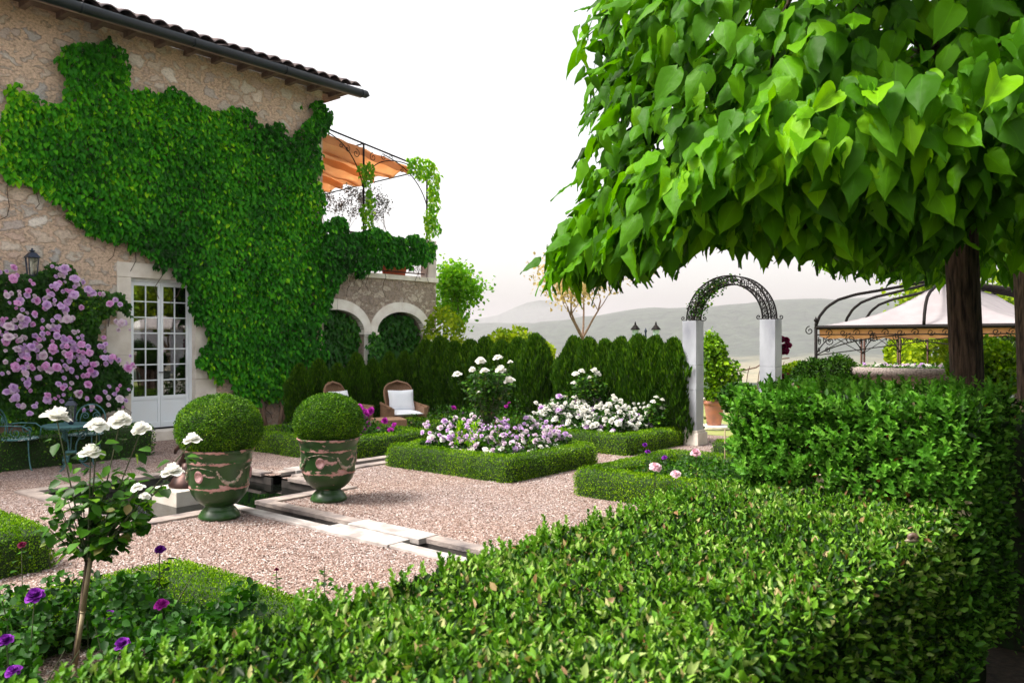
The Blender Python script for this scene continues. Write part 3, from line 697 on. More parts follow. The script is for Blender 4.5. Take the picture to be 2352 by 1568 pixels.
# eaves
EB, EZ = -.66, 6.66
mb = MB()
mb.span(-6.4-HA, 10.68-HA, EB+.02, 0.0, 6.74, 6.77)
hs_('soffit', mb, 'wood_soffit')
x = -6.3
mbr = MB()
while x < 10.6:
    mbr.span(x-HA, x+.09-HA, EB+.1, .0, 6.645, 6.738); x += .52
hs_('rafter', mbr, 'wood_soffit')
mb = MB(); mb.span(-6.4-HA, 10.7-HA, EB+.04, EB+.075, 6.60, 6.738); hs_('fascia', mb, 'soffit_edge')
mb = MB()
gp = [(-6.4-HA, EB-.05, EZ), (10.74-HA, EB-.05, EZ-.0)]
mb.tube(gp, .078, 14)
hs_('gutter', mb, 'gutter', smooth=True)
for x in np.arange(3.4, 10.7, 1.8):
    mb = MB(); mb.tube([(x-HA, EB-.05, EZ), (x+.04-HA, EB-.05, EZ)], .0815, 14); hs_('gutter_joint', mb, 'gutter', smooth=True)
mb = MB(); mb.tube([(10.742-HA, EB-.05, EZ),(10.78-HA,EB-.05,EZ),(10.84-HA, EB-.05, EZ-.01)], [.078,.05,.004], 14); hs_('gutter_end', mb, 'gutter', smooth=True)
mb = MB(); mb.span(10.2-HA, 10.66-HA, .0, 8, 6.70, 6.74); hs_('verge_board', mb, 'wood_soffit')
# roof tiles: barrel tiles in overlapping courses
sl_ = math.tan(R(19)); Vv = []; Qq = []
pitch = .27; ncol = int(17.1/pitch); per = 8; ncourse = 20; cl = .42
random.seed(3)
for c in range(ncourse):
    for kc in range(ncol):
        jit = random.uniform(-.03,.03); jz = random.uniform(0,.014); hh = .075+random.uniform(-.008,.008)
        base = len(Vv); xx0 = -6.35+kc*pitch
        for e in (0, 1, 2):   # 0 = front lip, 1 = front top, 2 = back
            for i in range(per+1):
                t = i/per; xw = xx0 + t*pitch*1.02 + jit*.2
                arc = math.sin(math.pi*t)**.8*hh
                yy = EB-.02+c*cl + (0 if e < 2 else cl*1.12) + (jit if c == 0 or e == 2 else jit)
                zz = 6.775 + (yy-EB)*sl_ + arc + jz + (.022 if e < 2 else 0) - (.02 if e == 0 else 0)
                Vv.append((xw-HA, yy, zz))
        for e in (0, 1):
            for i in range(per):
                q = base+e*(per+1)+i; Qq.append((q, q+1, q+per+2, q+per+1))
me = npmesh('roof_tiles', np.array(Vv), np.array(Qq), smooth=True); me.materials.append(M['tile']); linkmesh('roof_tiles', me, house)
mb = MB(); mb.add([(-6.4-HA,EB+.02,6.772),(10.7-HA,EB+.02,6.772),(10.7-HA,7.4,6.772+8.04*sl_),(-6.4-HA,7.4,6.772+8.04*sl_)], [(0,1,2,3)])
mb.add([(-6.4-HA,7.42,6.772+8.04*sl_),(10.7-HA,7.42,6.772+8.04*sl_),(10.7-HA,15,6.772),(-6.4-HA,15,6.772)], [(0,1,2,3)])
hs_('roof', mb, 'tile')

# ---- terrace wing with two arches ----
archs = [(10.56,.72,.92),(12.36,.72,.92)]; SPR = 1.85
def arch_in(a):
    for c, hw, _ in archs:
        if abs(a-c) < hw: return SPR + .46*math.sqrt(max(0, 1-((a-c)/hw)**2))
    return -.2
xs = sorted(set([10.203, 13.46] + [c+hw*math.sin(t) for c, hw, _ in archs for t in np.linspace(-math.pi/2, math.pi/2, 33) if 10.203 < c+hw*math.sin(t) < 13.46]
                + [c+s*(hw+.0005) for c, hw, _ in archs for s in (-1,1) if 10.203 < c+s*(hw+.0005) < 13.46]))
mb = MB()
for i in range(len(xs)-1):
    za, zb = arch_in(xs[i]), arch_in(xs[i+1]); xm = arch_in((xs[i]+xs[i+1])/2)
    if xm < 0: za = zb = -.2
    else:
        za = max(za, SPR) if za > 0 else SPR; zb = max(zb, SPR) if zb > 0 else SPR
    X0, X1 = xs[i]-HA, xs[i+1]-HA
    mb.add([(X0,0,za),(X1,0,zb),(X1,0,3.02),(X0,0,3.02),(X0,.35,za),(X1,.35,zb),(X1,.35,3.02),(X0,.35,3.02)], [(0,1,2,3),(5,4,7,6),(1,0,4,5)])
for s, c in ((-1,12.36),(1,12.36),(1,10.56)):
    xx = c+s*.72-HA; mb.add([(xx,0,-.2),(xx,.35,-.2),(xx,.35,SPR),(xx,0,SPR)], [(0,1,2,3)])
mb.add([(13.46-HA,0,-.2),(13.46-HA,5,-.2),(13.46-HA,5,3.02),(13.46-HA,0,3.02)], [(0,1,2,3)])
hs_('wing_wall', mb, 'rubble_wing')
mb = MB(); mb.span(10.203-HA, 13.45-HA, .352, 4.9, 2.85, 3.0); mb.span(10.203-HA, 13.45-HA, 1.2, 1.3, -.1, 2.849); hs_('terrace_floor', mb, 'render_pale')
for c, hw, ho in archs:
    for t0, t1 in ((0, .5),(.5, 1)):
        mb = MB(); nseg = 12
        vs = []
        for i in range(nseg+1):
            t = math.pi*(t0+(t1-t0)*i/nseg); t = min(max(t, .001 if t0 == 0 else math.pi/2+.006), math.pi/2-.006 if t0 == 0 else math.pi-.001)
            ca, sa = math.cos(t), math.sin(t)
            xi, zi, xo, zo = c+hw*ca, SPR+.46*sa, c+ho*ca, SPR+.68*sa
            if c == 10.56: xi = max(xi, 10.21); xo = max(xo, 10.21)
            if c == 12.36 and xo < 11.458: zo = zo; xo = 11.462
            if c == 10.56 and xo > 11.46: xo = 11.458
            for y in (-.025, .12): vs += [(xi-HA, y, zi), (xo-HA, y, zo)]
        fs = []
        for i in range(nseg):
            k = i*4; fs += [(k,k+1,k+5,k+4),(k+2,k+6,k+7,k+3),(k,k+4,k+6,k+2),(k+1,k+3,k+7,k+5)]
        fs += [(0,2,3,1),(nseg*4,nseg*4+1,nseg*4+3,nseg*4+2)]
        mb.add(vs, fs); hs_('arch_stone', mb, 'arch_stone')
for a0, a1 in ((11.25,11.67),(13.05,13.50)):
    mb = MB(); mb.span(a0-HA, a1-HA, -.05, .2, SPR-.055, SPR-.004); mb.span(a0+.03-HA, a1-.03-HA, -.035, .2, SPR-.10, SPR-.058); hs_('impost', mb, 'arch_stone', bevel=.006)
    mb = MB(); mb.span(a0+.035-HA, a1-.045-HA, -.022, .15, -.1, SPR-.104); hs_('pier', mb, 'arch_stone')
mb = MB(); mb.span(10.21-HA, 13.5-HA, -.05, .32, 3.022, 3.13); hs_('ledge', mb, 'arch_stone', bevel=.01)
mb = MB(); mb.span(13.2-HA, 13.46-HA, -.01, .25, 3.132, 4.0); hs_('parapet_post', mb, 'render_pale', bevel=.01)
mb = MB(); mb.span(10.21-HA, 13.19-HA, .1, .13, 3.95, 3.99); mb.span(10.21-HA, 13.19-HA, .1, .13, 3.2, 3.225)
xx = 10.3
while xx < 13.15:
    mb.tube([(xx-HA,.115,3.226),(xx-HA,.115,3.949)], .008, 5); mb.tube(scroll((xx+.07-HA,.115,3.33),(1,0,0),(0,0,1),.055,1.2,math.pi), .006, 4); mb.tube(scroll((xx+.07-HA,.115,3.6),(1,0,0),(0,0,1),.055,1.2,0), .006, 4); xx += .16
hs_('railing', mb, 'iron_rust')

# wall lantern
def lantern(name, label, loc, rz, h, wall=True):
    t = thing(name, label, 'lantern', loc, rz)
    w0, w1 = h*.30, h*.22
    mb = MB()
    for sx in (-1,1):
        for sy in (-1,1): mb.tube([(sx*w1/2,sy*w1/2,h*.12),(sx*w0/2,sy*w0/2,h*.68)], h*.018, 5)
    mb.lathe([(w1*.75,h*.08),(w1*.75,h*.12)], 4); mb.lathe([(w1*.3,0),(w1*.42,h*.04),(w1*.5,h*.078)], 8)
    fr_ = mb.build('frame', M['iron_blue'], t)
    mb = MB(); mb.lathe([(w0*.88,h*.68),(w0*.9,h*.70),(w0*.45,h*.84),(w0*.2,h*.87)], 4); mb.build('roof', M['iron_blue'], t)
    mb = MB(); mb.lathe([(w0*.12,h*.87),(w0*.3,h*.9),(w0*.3,h*.92),(w0*.1,h*.94),(w0*.12,h*.97),(.002,h)], 10); mb.build('finial', M['iron_blue'], t, True)
    mb = MB(); k = .93
    for s in (-1,1):
        mb.add([(-w1/2*k,s*w1/2*k,h*.125),(w1/2*k,s*w1/2*k,h*.125),(w0/2*k,s*w0/2*k,h*.675),(-w0/2*k,s*w0/2*k,h*.675)], [(0,1,2,3)])
        mb.add([(s*w1/2*k,-w1/2*k,h*.125),(s*w1/2*k,w1/2*k,h*.125),(s*w0/2*k,w0/2*k,h*.675),(s*w0/2*k,-w0/2*k,h*.675)], [(0,1,2,3)])
    mb.build('pane', M['glass'], fr_)
    mb = MB(); mb.lathe([(h*.04,h*.125),(h*.04,h*.32),(.003,h*.38)], 8); mb.build('candle', M['cushion'], t, True)
    if wall:
        mb = MB(); mb.tube(bez((0,0,h*.04),(0,h*.1,-h*.25),(0,h*.38,-h*.1),8), h*.03, 6); mb.span(-h*.08,h*.08,h*.34,h*.38,-h*.3,h*.2); mb.build('bracket', M['iron_blue'], t)
    for o in t.children:
        if o.name.startswith(('roof','frame')) : o.rotation_euler = (0,0,R(0))
    return t
a, z = onb(75, 640, 13.2)
lantern('wall_lantern', 'dark blue metal wall lantern above the pink climbing rose', ab(a,13.22,z), TH, .46)
for o in bpy.data.objects:
    if o.name.startswith('roof') and o.parent and 'lantern' in o.parent.name: o.rotation_euler = (0,0,R(45))

# ---- awning frame on the terrace ----
aw = thing('terrace_pergola', 'dark iron pergola with an orange awning on the terrace of the house', 'pergola', ab(11.4,13.5,3.13), TH)
def rz_(a): return 6.06-.13*(a-10.2)-3.13
pa = (11.36, 13.26)
for a in pa:
    mb = MB(); mb.tube([(a-11.4,0,0),(a-11.4,0,rz_(a))], .022, 8); mb.build('post', M['iron'], aw, True)
for a in pa:
    mb = MB(); mb.tube([(a-11.4,4.6,0),(a-11.4,4.6,rz_(a)-.15)], .02, 8); mb.build('post', M['iron'], aw, True)
mb = MB(); mb.tube([(9.9-11.4,0,rz_(9.9)),(13.3-11.4,0,rz_(13.3))], .02, 6); mb.tube([(9.9-11.4,4.6,rz_(9.9)-.15),(13.3-11.4,4.6,rz_(13.3)-.15)], .016, 6)
for a in (10.2, 11.36, 13.26): mb.tube([(a-11.4,0,rz_(a)),(a-11.4,4.6,rz_(a)-.15)], .016, 6)
mb.build('rail', M['iron'], aw, True)
mb = MB()
def bracket_arc(a0, a1, drop):
    L = Vector((a0-11.4,0,rz_(a0)-drop)); H = Vector(((a0*.3+a1*.7)-11.4,0,rz_(a0*.3+a1*.7)-.06)); mid_ = Vector((a0*.85+a1*.15-11.4,0,rz_(a0)-.1))
    mb.tube(bez(L, mid_, H, 12), .012, 5)
    s = 1 if a1 > a0 else -1
    for fx, rr in ((.14,.1),(.3,.075),(.42,.06)):
        c = Vector((a0+(a1-a0)*fx-11.4, 0, rz_(a0)-.14-.35*(.45-fx)))
        mb.tube(scroll(c, (s,0,0), (0,0,1), rr, 1.3, math.pi*.5), .008, 4)
bracket_arc(11.36, 9.9, 1.0); bracket_arc(11.36, 13.26, .85); bracket_arc(13.26, 11.36, .85)
mb.build('scrollwork', M['iron'], aw, True)
def cl_fn(u, v):
    a = 9.7 + 3.08*u; b = 4.7*v
    ph = v*8*math.pi
    sag = .13*abs(math.sin(ph/2))**1.5 + .02*math.sin(u*23+v*9)
    a2 = a - (.25*math.sin(math.pi*((v*8) % 1)) if u > .95 else 0)*.4
    return (a2-11.4, b+.03, rz_(a)-.11-sag - .12*v)
mb = MB(); mb.grid(cl_fn, 30, 96); o = mb.build('awning', M['awning'], aw, True)
md = o.modifiers.new('thick', 'SOLIDIFY'); md.thickness = .004
# hanging folds between pleats, their shadow bands painted as darker canvas
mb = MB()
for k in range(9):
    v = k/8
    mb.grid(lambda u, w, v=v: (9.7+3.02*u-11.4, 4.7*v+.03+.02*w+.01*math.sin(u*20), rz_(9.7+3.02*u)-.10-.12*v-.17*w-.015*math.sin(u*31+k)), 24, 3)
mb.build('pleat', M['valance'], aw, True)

# planter on the ledge
a, z = onb(912, 628, 13.52)
pl = thing('planter_box', 'red clay planter box standing on the terrace ledge under the creeper', 'planter', ab(a,13.62,3.13), TH)
mb = MB(); mb.add([(-.24,-.1,0),(.24,-.1,0),(.24,.1,0),(-.24,.1,0),(-.29,-.13,.24),(.29,-.13,.24),(.29,.13,.24),(-.29,.13,.24)], [(0,3,2,1),(4,5,6,7),(0,1,5,4),(1,2,6,5),(2,3,7,6),(3,0,4,7)])
mb.span(-.31,.31,-.15,.15,.241,.275); mb.build('box', mat('red_clay', (.55,.1,.04), .8), pl)
# ================= climbers on the wall =================
def climber(name, label, cat, polys_px, bplane, n, m, size, tpl=T_IVY, thick=.2, origin=None, edge=.12, core=True, tint_scale=.8, coremat='ivy_core', bias=0., group=None):
    """leaves hung over polygons on a wall plane; polygons given as (a,z) outlines"""
    o_ab = origin; org = ab(o_ab[0], o_ab[1], o_ab[2]); t = thing(name, label, cat, org, 0, group)
    allP = []
    for poly in polys_px:
        xs = [p[0] for p in poly]; zs = [p[1] for p in poly]; area = abs(sum(poly[i-1][0]*poly[i][1]-poly[i][0]*poly[i-1][1] for i in range(len(poly))))/2
        k = int(n*area/sum(abs(sum(q[i-1][0]*q[i][1]-q[i][0]*q[i-1][1] for i in range(len(q))))/2 for q in polys_px))
        kk = int(k*2.2*max(1, (max(xs)-min(xs))*(max(zs)-min(zs))/area/1.6))
        A = RNG.uniform(min(xs)-.1, max(xs)+.1, kk); Z = RNG.uniform(min(zs)-.1, max(zs)+.1, kk)
        dx = np.array([nz((a, 3.3, z), 2.2, 4)+.5*nz((a, 3.3, z), 6, 2) for a, z in zip(A, Z)])*edge*2.
        dz = np.array([nz((a, 9.3, z), 2.2, 8)+.5*nz((a, 7.3, z), 6, 2) for a, z in zip(A, Z)])*edge*2.
        ok = inpoly(A+dx, Z+dz, poly); A, Z = A[ok][:k], Z[ok][:k]
        allP.append(np.stack([A, Z], 1))
    AZ = np.concatenate(allP); n = len(AZ)
    bulge = np.array([.5+.5*nz((a, 0, z), 1.6, 3)+.3*nz((a, 0, z), 4.5, 6) for a, z in AZ])
    depth = thick*(.25+.75*np.clip(bulge, 0, 1.2))*np.sqrt(RNG.uniform(.15, 1, n))
    Pn = rotab(np.stack([AZ[:,0], bplane-.02-depth, AZ[:,1]], 1))
    outw = np.array([ST, -CT, 0.])
    T = outw*.35 + np.array([0,0,-.75]) + randn3(n)*.55; NN = outw + np.array([0,0,.7]) + randn3(n)*.6
    tint = np.array([nz((a, 0, z), tint_scale, 12) for a, z in AZ])
    rnd = np.clip(.45+bias+(np.clip((6.6-AZ[:,0])*.12, 0, .3) if name == 'wall_creeper' else 0)+tint*.42 + RNG.normal(0, .2, n), 0, 1)
    S = size*RNG.uniform(.6, 1.25, n)
    leafobj('foliage', m, t, tpl, Pn, T, NN, S, rnd, org)
    if core:   # woody tangle close to the wall
        mb = MB()
        for k in range(int(n/600)+3):
            i = RNG.integers(0, n); a, z = AZ[i]; p = []
            for s in range(6):
                p.append(ab(a, bplane-.02-.012*(s % 3), z)-org); a += RNG.uniform(-.12,.12); z -= RNG.uniform(.05,.2)
            mb.tube(p, .006, 4)
        mb.build('stems', M['bark'], t)
    return t
def px(pts, b): return [onb(u, v, b) for u, v in pts]
IVY = [(178,92),(215,85),(248,92),(275,125),(288,160),(290,200),(335,198),(372,222),(420,218),(455,232),(490,258),(522,262),(560,242),(590,272),(630,290),(668,318),(692,300),(704,275),(698,236),(735,240),(752,262),(742,300),(738,340),
       (740,420),(738,520),(746,600),(744,690),(738,760),(736,840),(722,885),(690,925),(640,935),(600,930),(560,915),(520,892),(490,850),(466,830),(455,760),(450,700),(438,660),(400,615),(340,598),(320,575),(250,545),(200,530),(150,500),(118,470),(92,440),(50,420),(-40,395),(-40,330),(8,300),(-10,262),(10,212),(50,205),(108,238),(146,232),(152,190),(138,152),(160,130)]
ivy = climber('wall_creeper', 'bright green creeper covering the stone house wall around the French doors', 'creeper', [px(IVY, 13.32)], 13.4, 34000, M['ivy'], .098, thick=.22, origin=(9,13.3,0), bias=0)
# trunks of the creeper
mb = MB()
for (u0, u1, u2) in ((655,640,620),(668,672,690),(610,598,575),(640,660,700),(690,700,712)):
    a0, _ = onb(u0, 960, 13.3); a1, z1 = onb(u1, 880, 13.28); a2, z2 = onb(u2, 790, 13.3)
    o0 = ab(9,13.3,0); mb.tube([ab(a0,13.28,0)-o0, ab(a0*.5+a1*.5,13.3,z1*.5)-o0, ab(a1,13.3,z1)-o0, ab(a2,13.32,z2)-o0], [.045,.035,.03,.015], 7)
mb.build('trunk', M['bark_pale'], ivy, True)
TIV = [(738,508),(775,512),(800,528),(828,522),(843,518),(880,534),(930,545),(985,550),(1004,566),(1000,592),(978,618),(952,606),(930,602),(905,612),(870,610),(850,630),(800,625),(780,645),(750,672),(736,690)]
climber('parapet_creeper', 'dark green creeper hanging over the terrace parapet above the arches', 'creeper', [px(TIV, 13.25)], 13.35, 6500, M['ivy'], .1, thick=.3, origin=(11.8,13.3,3.13), bias=-.12)
climber('post_creeper', 'vine climbing the middle post of the orange awning frame', 'creeper', [px([(828,370),(850,365),(856,400),(848,430),(858,470),(856,520),(828,520),(822,480),(832,440),(826,400)], 13.45)], 13.5, 380, M['ivy_pale'], .1, thick=.16, origin=(11.36,13.5,4.1), core=False, edge=.06)
climber('post_creeper', 'yellow-green vine wrapping the corner post at the terrace end', 'creeper', [px([(932,360),(960,355),(990,372),(1000,400),(1002,470),(1004,550),(968,550),(970,500),(980,470),(978,430),(955,420),(938,395)], 13.45)], 13.5, 800, M['ivy_pale'], .1, thick=.2, origin=(13.26,13.5,4.1), core=False, edge=.08, bias=.1)
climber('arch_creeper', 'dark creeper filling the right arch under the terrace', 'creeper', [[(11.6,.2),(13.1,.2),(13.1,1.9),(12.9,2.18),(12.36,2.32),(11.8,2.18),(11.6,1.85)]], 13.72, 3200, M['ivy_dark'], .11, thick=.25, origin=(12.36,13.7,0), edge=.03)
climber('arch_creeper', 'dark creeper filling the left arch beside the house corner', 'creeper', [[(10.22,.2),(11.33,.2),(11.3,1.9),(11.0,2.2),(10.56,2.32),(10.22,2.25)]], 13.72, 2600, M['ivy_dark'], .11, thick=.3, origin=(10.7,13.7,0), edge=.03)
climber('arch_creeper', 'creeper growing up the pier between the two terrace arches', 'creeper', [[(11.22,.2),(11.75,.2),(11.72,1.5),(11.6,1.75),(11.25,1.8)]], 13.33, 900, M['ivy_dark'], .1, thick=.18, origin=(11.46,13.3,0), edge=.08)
# dark panels: back wall of the arcade carries the creeper

# ================= hedges =================
def hedge(name, label, cores, n, m, size, org, depth=(-.02,.02), tpl=T_LEAF, up=.3, out=.6, coremat='box_core', ins=.03, rand=.7, group=None, cat='hedge', mask=None, clump=.35, density=None):
    t = thing(name, label, cat, org, 0, group)
    V, Q = joinc(cores); Vw = rotab(V)
    C = joinc([(inset(v, ins), q) for v, q in cores]); coreobj('shade_core', rotab(C[0]), C[1], M[coremat], t, org)
    Pn, T, NN, S = shell(Vw, Q, n, depth, out, up, rand, size)
    if mask is not None:
        k = mask(Pn); Pn, T, NN, S = Pn[k], T[k], NN[k], S[k]
    rnd = np.clip(RNG.random(len(Pn)) + nzarr(Pn, 2.5, 3)*clump, 0, 1)
    leafobj('foliage', m, t, tpl, Pn, T, NN, S, rnd, org)
    return t
W_, H_ = .29, .28
def ring(a0, a1, b0, b1, sides, h=H_, w=W_):
    c = []
    if 'l' in sides: c.append(roundbox(a0, a0+w, b0, b1, -.02, h, .1))
    if 'r' in sides: c.append(roundbox(a1-w, a1, b0, b1, -.02, h, .1))
    x0 = a0+w*.6 if 'l' in sides else a0; x1 = a1-w*.6 if 'r' in sides else a1
    if 'n' in sides: c.append(roundbox(x0, x1, b0, b0+w, -.02, h, .1))
    if 'f' in sides: c.append(roundbox(x0, x1, b1-w, b1, -.02, h, .1))
    return c
def hedge_len(cores): return sum(2*(v[:,0].max()-v[:,0].min()+v[:,1].max()-v[:,1].min())*.3 for v, q in cores)
def boxring(label, a0, a1, b0, b1, sides, dens=2600, size=.017, h=H_, group='box hedges edging the rose beds'):
    c = ring(a0, a1, b0, b1, sides, h); n = int(1.7*dens*sum(((v[:,0].ptp() if hasattr(v,'ptp') else np.ptp(v[:,0]))+np.ptp(v[:,1]))*.85 for v, q in c))
    return hedge('box_hedge', label, c, n, M['box'], size, ab(a0, b0, 0), (-.015,.02), T_RH, .35, .6, ins=.012, group=group)
BEDS = {}
boxring('low box hedge around the central bed of pale pink roses', 7.18, 9.1, 5.98, 8.12, 'lnrf', 3600, .019)
boxring('low box hedge around the white rose bed before the marble arch', 10.0, 11.9, 6.08, 8.2, 'lnrf', 2600, .022)
boxring('low rounded box hedge around the peony bed beside the tall privet hedge', 7.1, 9.2, 2.6, 5.02, 'lnrf', 4200, .018)
boxring('short low box hedge right of the marble arch pedestal', 10.3, 11.9, 2.8, 4.95, 'lnf', 2600, .022)
boxring('low box hedge around the magenta rose bed behind the right urn', 6.9, 8.9, 8.85, 11.3, 'lnrf', 2600, .022)
boxring('low box hedge in front of the wicker chairs behind the rose beds', 9.7, 11.2, 8.9, 10.6, 'lnf', 2200, .024)
boxring('bright green low box hedge at the left edge beside the gravel', .2, 2.42, 6.3, 9.2, 'rn', 5000, .016, .3)
boxring('low box hedge behind the purple roses at the front left', .3, 2.62, 1.9, 4.85, 'rf', 6500, .014, .3)
# dark clipped hedge strip behind the garden chairs
hedge('low_hedge', 'dark low clipped hedge behind the green metal table and chair', [roundbox(-1, 5.75, 11.45, 11.95, -.02, .42, .05)], 14000, M['rose_dark'], .028, ab(3,11.5,0), group=None)

# the long privet hedge in the foreground: lower clipped top, then a taller block
HT = 1.03
lo = roundbox(.0, 3.62, .68, 1.62, .0, HT, .07, .07, .014, 5)
org = ab(2, 1.1, 0)
ph = thing('privet_hedge', 'broad clipped green privet hedge filling the foreground, lower part with flat top', 'hedge', org)
Cc = inset(lo[0], .07); coreobj('shade_core', rotab(Cc), lo[1], M['privet_core'], ph, org)
# dense top
n = 95000
Aa = RNG.uniform(.25, 3.6, n); Bb = RNG.uniform(.66, 1.66, n)
keep = RNG.random(n) < np.clip(1.35-(Aa)*.2, .5, 1); Aa, Bb = Aa[keep], Bb[keep]; n = len(Aa)
zn = np.array([.016*nz((x, y, 0), 5, 2)+.012*nz((x, y, 0), 13, 7) for x, y in zip(Aa, Bb)])
edge = np.minimum(Bb-.66, 1.66-Bb); dr = np.where(edge < .08, ((.08-edge)/.08)**2*.06, 0)
Pn = rotab(np.stack([Aa, Bb, HT-.03+zn-dr-RNG.random(n)**1.6*.075], 1))
T = np.array([0,0,.6]) + randn3(n)*.95; NN = randn3(n)+np.array([-.1,-.35,.25])
tint = np.clip(RNG.random(n)**1.15*.93 + nzarr(Pn, 3.5, 4)*.35, 0, 1)
brown = RNG.random(n) < .045+.05*np.clip(nzarr(Pn, 4, 21), 0, 1); tint = np.where(brown, RNG.uniform(.94,1,n), np.minimum(tint, .93))
leafobj('top_foliage', M['privet'], ph, [T_LEAF, T_NARROW, T_NARROW], Pn, T, NN, .026*RNG.uniform(.5,1.25,n), tint, org)
# sprigs standing out of the clipped top and edge
def sprigs(name, m, parent, org, pos, dirs, L, nl, ls, rn=None):
    PP, TT, NN, SS, RR = [], [], [], [], []; mb = MB()
    for p, d in zip(pos, dirs):
        p = Vector(p); d = Vector(d).normalized(); side = d.orthogonal().normalized(); l = L*RNG.uniform(.6,1.3); q = p+d*l
        mb.tube([p-Vector(org), q-Vector(org)], [.0016,.0009], 3, False); c0 = RNG.uniform(.35,.9)
        for k in range(nl):
            f = .25+.75*k/(nl-1); ang = k*math.pi/2 + (0 if k % 2 else .3)
            for sgn in (-1, 1):
                sv = (side*math.cos(ang)+d.cross(side)*math.sin(ang))*sgn
                tdir = sv*(1.1-.7*f)+d*(.55+.5*f)
                PP.append(p+d*l*f); TT.append(tdir); NN.append(d*1.0-sv*.5); SS.append(ls*(1-.25*f)*RNG.uniform(.8,1.15)); RR.append(min(1, max(0, c0+RNG.uniform(-.12,.12))))
    PP, TT, NN = [np.array([tuple(x) for x in L_]) for L_ in (PP, TT, NN)]
    leafobj(name, m, parent, T_LEAF, PP, TT, NN, np.array(SS), np.clip(np.array(RR), 0, .93), org)
k = 420; Aa = RNG.uniform(.4, 3.4, k); Bb = np.where(RNG.random(k) < .45, 1.6+RNG.normal(0,.03,k), RNG.uniform(.7,1.6,k))
sprigs('shoots', M['privet'], ph, org, [ab(x, y, HT-.045) for x, y in zip(Aa, Bb)], [(RNG.normal(0,.25), RNG.normal(0,.25), 1) for _ in range(k)], .045, 5, .024)
# side faces
def faceleaves(parent, a0, a1, b0, b1, z0, z1, axis, n, m, size, depth=.07, org_=None, tintmax=1., name='side_foliage'):
    A = RNG.uniform(a0, a1, n) if a1 > a0 else np.full(n, a0); B = RNG.uniform(b0, b1, n) if b1 > b0 else np.full(n, b0); Z = RNG.uniform(z0, z1, n)
    Pp = np.stack([A, B, Z], 1); nn = {'-b': (0,-1,0), '+b': (0,1,0), '-a': (-1,0,0), '+a': (1,0,0), '+z': (0,0,1)}[axis]
    nn = np.array(nn, float); bump_ = nzarr(Pp, 5, 3)*.03+nzarr(Pp, 12, 5)*.02
    Pp = Pp + nn*(bump_[:,None] + RNG.uniform(-depth, .02, (n,1)))
    Pp = rotab(Pp); nw = rotab(nn[None])[0]
    T = nw*.55 + np.array([0,0,.45]) + randn3(n)*.6; NN = nw*.5 + np.array([0,0,.6]) + randn3(n)*.6
    tint = np.clip(RNG.random(n) + nzarr(Pp, 4, 9)*.25, 0, tintmax)
    leafobj(name, m, parent, T_LEAF, Pp, T, NN, size*RNG.uniform(.6,1.25,n), tint, org_)
faceleaves(ph, .2, 3.55, .68, .68, .1, HT-.03, '-b', 16000, M['privet'], .03, org_=org, tintmax=.92)
faceleaves(ph, .2, 3.55, 1.62, 1.62, .35, HT-.03, '+b', 9000, M['privet'], .03, org_=org, tintmax=.92)
# taller block
HT2 = 1.385; A1, A2 = 3.52, 4.55
pt = thing('privet_hedge', 'taller leafy privet hedge block with orange dead leaves behind the flat-topped hedge', 'hedge', ab(4,1.1,0)); org2 = ab(4,1.1,0)
hi_ = roundbox(A1, A2, .62, 1.50, 0, HT2, .1, .09, .02, 4); Cc = inset(hi_[0], .09); coreobj('shade_core', rotab(Cc), hi_[1], M['privet_core'], pt, org2)
faceleaves(pt, A1, A1,   .62, 1.54, .9, HT2-.02, '-a', 6500, M['privet_tall'], .034, .1, org2)
faceleaves(pt, A1, A2, .62, .62, .3, HT2-.02, '-b', 7000, M['privet_tall'], .034, .1, org2, .95)
faceleaves(pt, A1, A2, 1.54, 1.54, .1, HT2-.02, '+b', 7000, M['privet_tall'], .034, .1, org2, .95)
faceleaves(pt, A1, A2, .62, 1.54, HT2-.02, HT2, '+z', 8000, M['privet_tall'], .034, .08, org2)
k = 330; pos = []; dr = []
for _ in range(k):
    b = RNG.uniform(.62,1.56); z = RNG.uniform(1.0, HT2-.03); pos.append(ab(A1+RNG.uniform(-.01,.04), b, z)); dr.append(ab(-.6,RNG.normal(0,.4),.8+RNG.normal(0,.2)))
for _ in range(230):
    pos.append(ab(RNG.uniform(A1,A2), RNG.uniform(.62,1.54), HT2-.03)); dr.append((RNG.normal(0,.35),RNG.normal(0,.35),1))
for _ in range(130):
    pos.append(ab(RNG.uniform(A1,A2), 1.52, RNG.uniform(.5,HT2-.03))); dr.append(ab(-.2+RNG.normal(0,.3),.7,.7))
sprigs('shoots', M['privet_tall'], pt, org2, pos, dr, .10, 6, .041)
# further clipped hedge on the right
c3 = [roundbox(5.0, 8.6, -.2, .85, 0, 1.22, .08)]
hedge('clipped_hedge', 'dark clipped hedge at the right edge behind the tall privet block', c3, 26000, M['privet_tall'], .03, ab(6,.4,0), (-.05,.03), T_LEAF, coremat='privet_core')

hedge('clipped_hedge', 'tall clipped hedge out of view right of the camera, added to shade the privet', [roundbox(.2, 6.5, -1.6, -.32, 0, 2.5, .1, .2)], 9000, M['privet_tall'], .06, ab(3,-1,0), (-.05,.03), T_LEAF, coremat='privet_core')  # unseen hedge, added to keep sky light off the privet side face
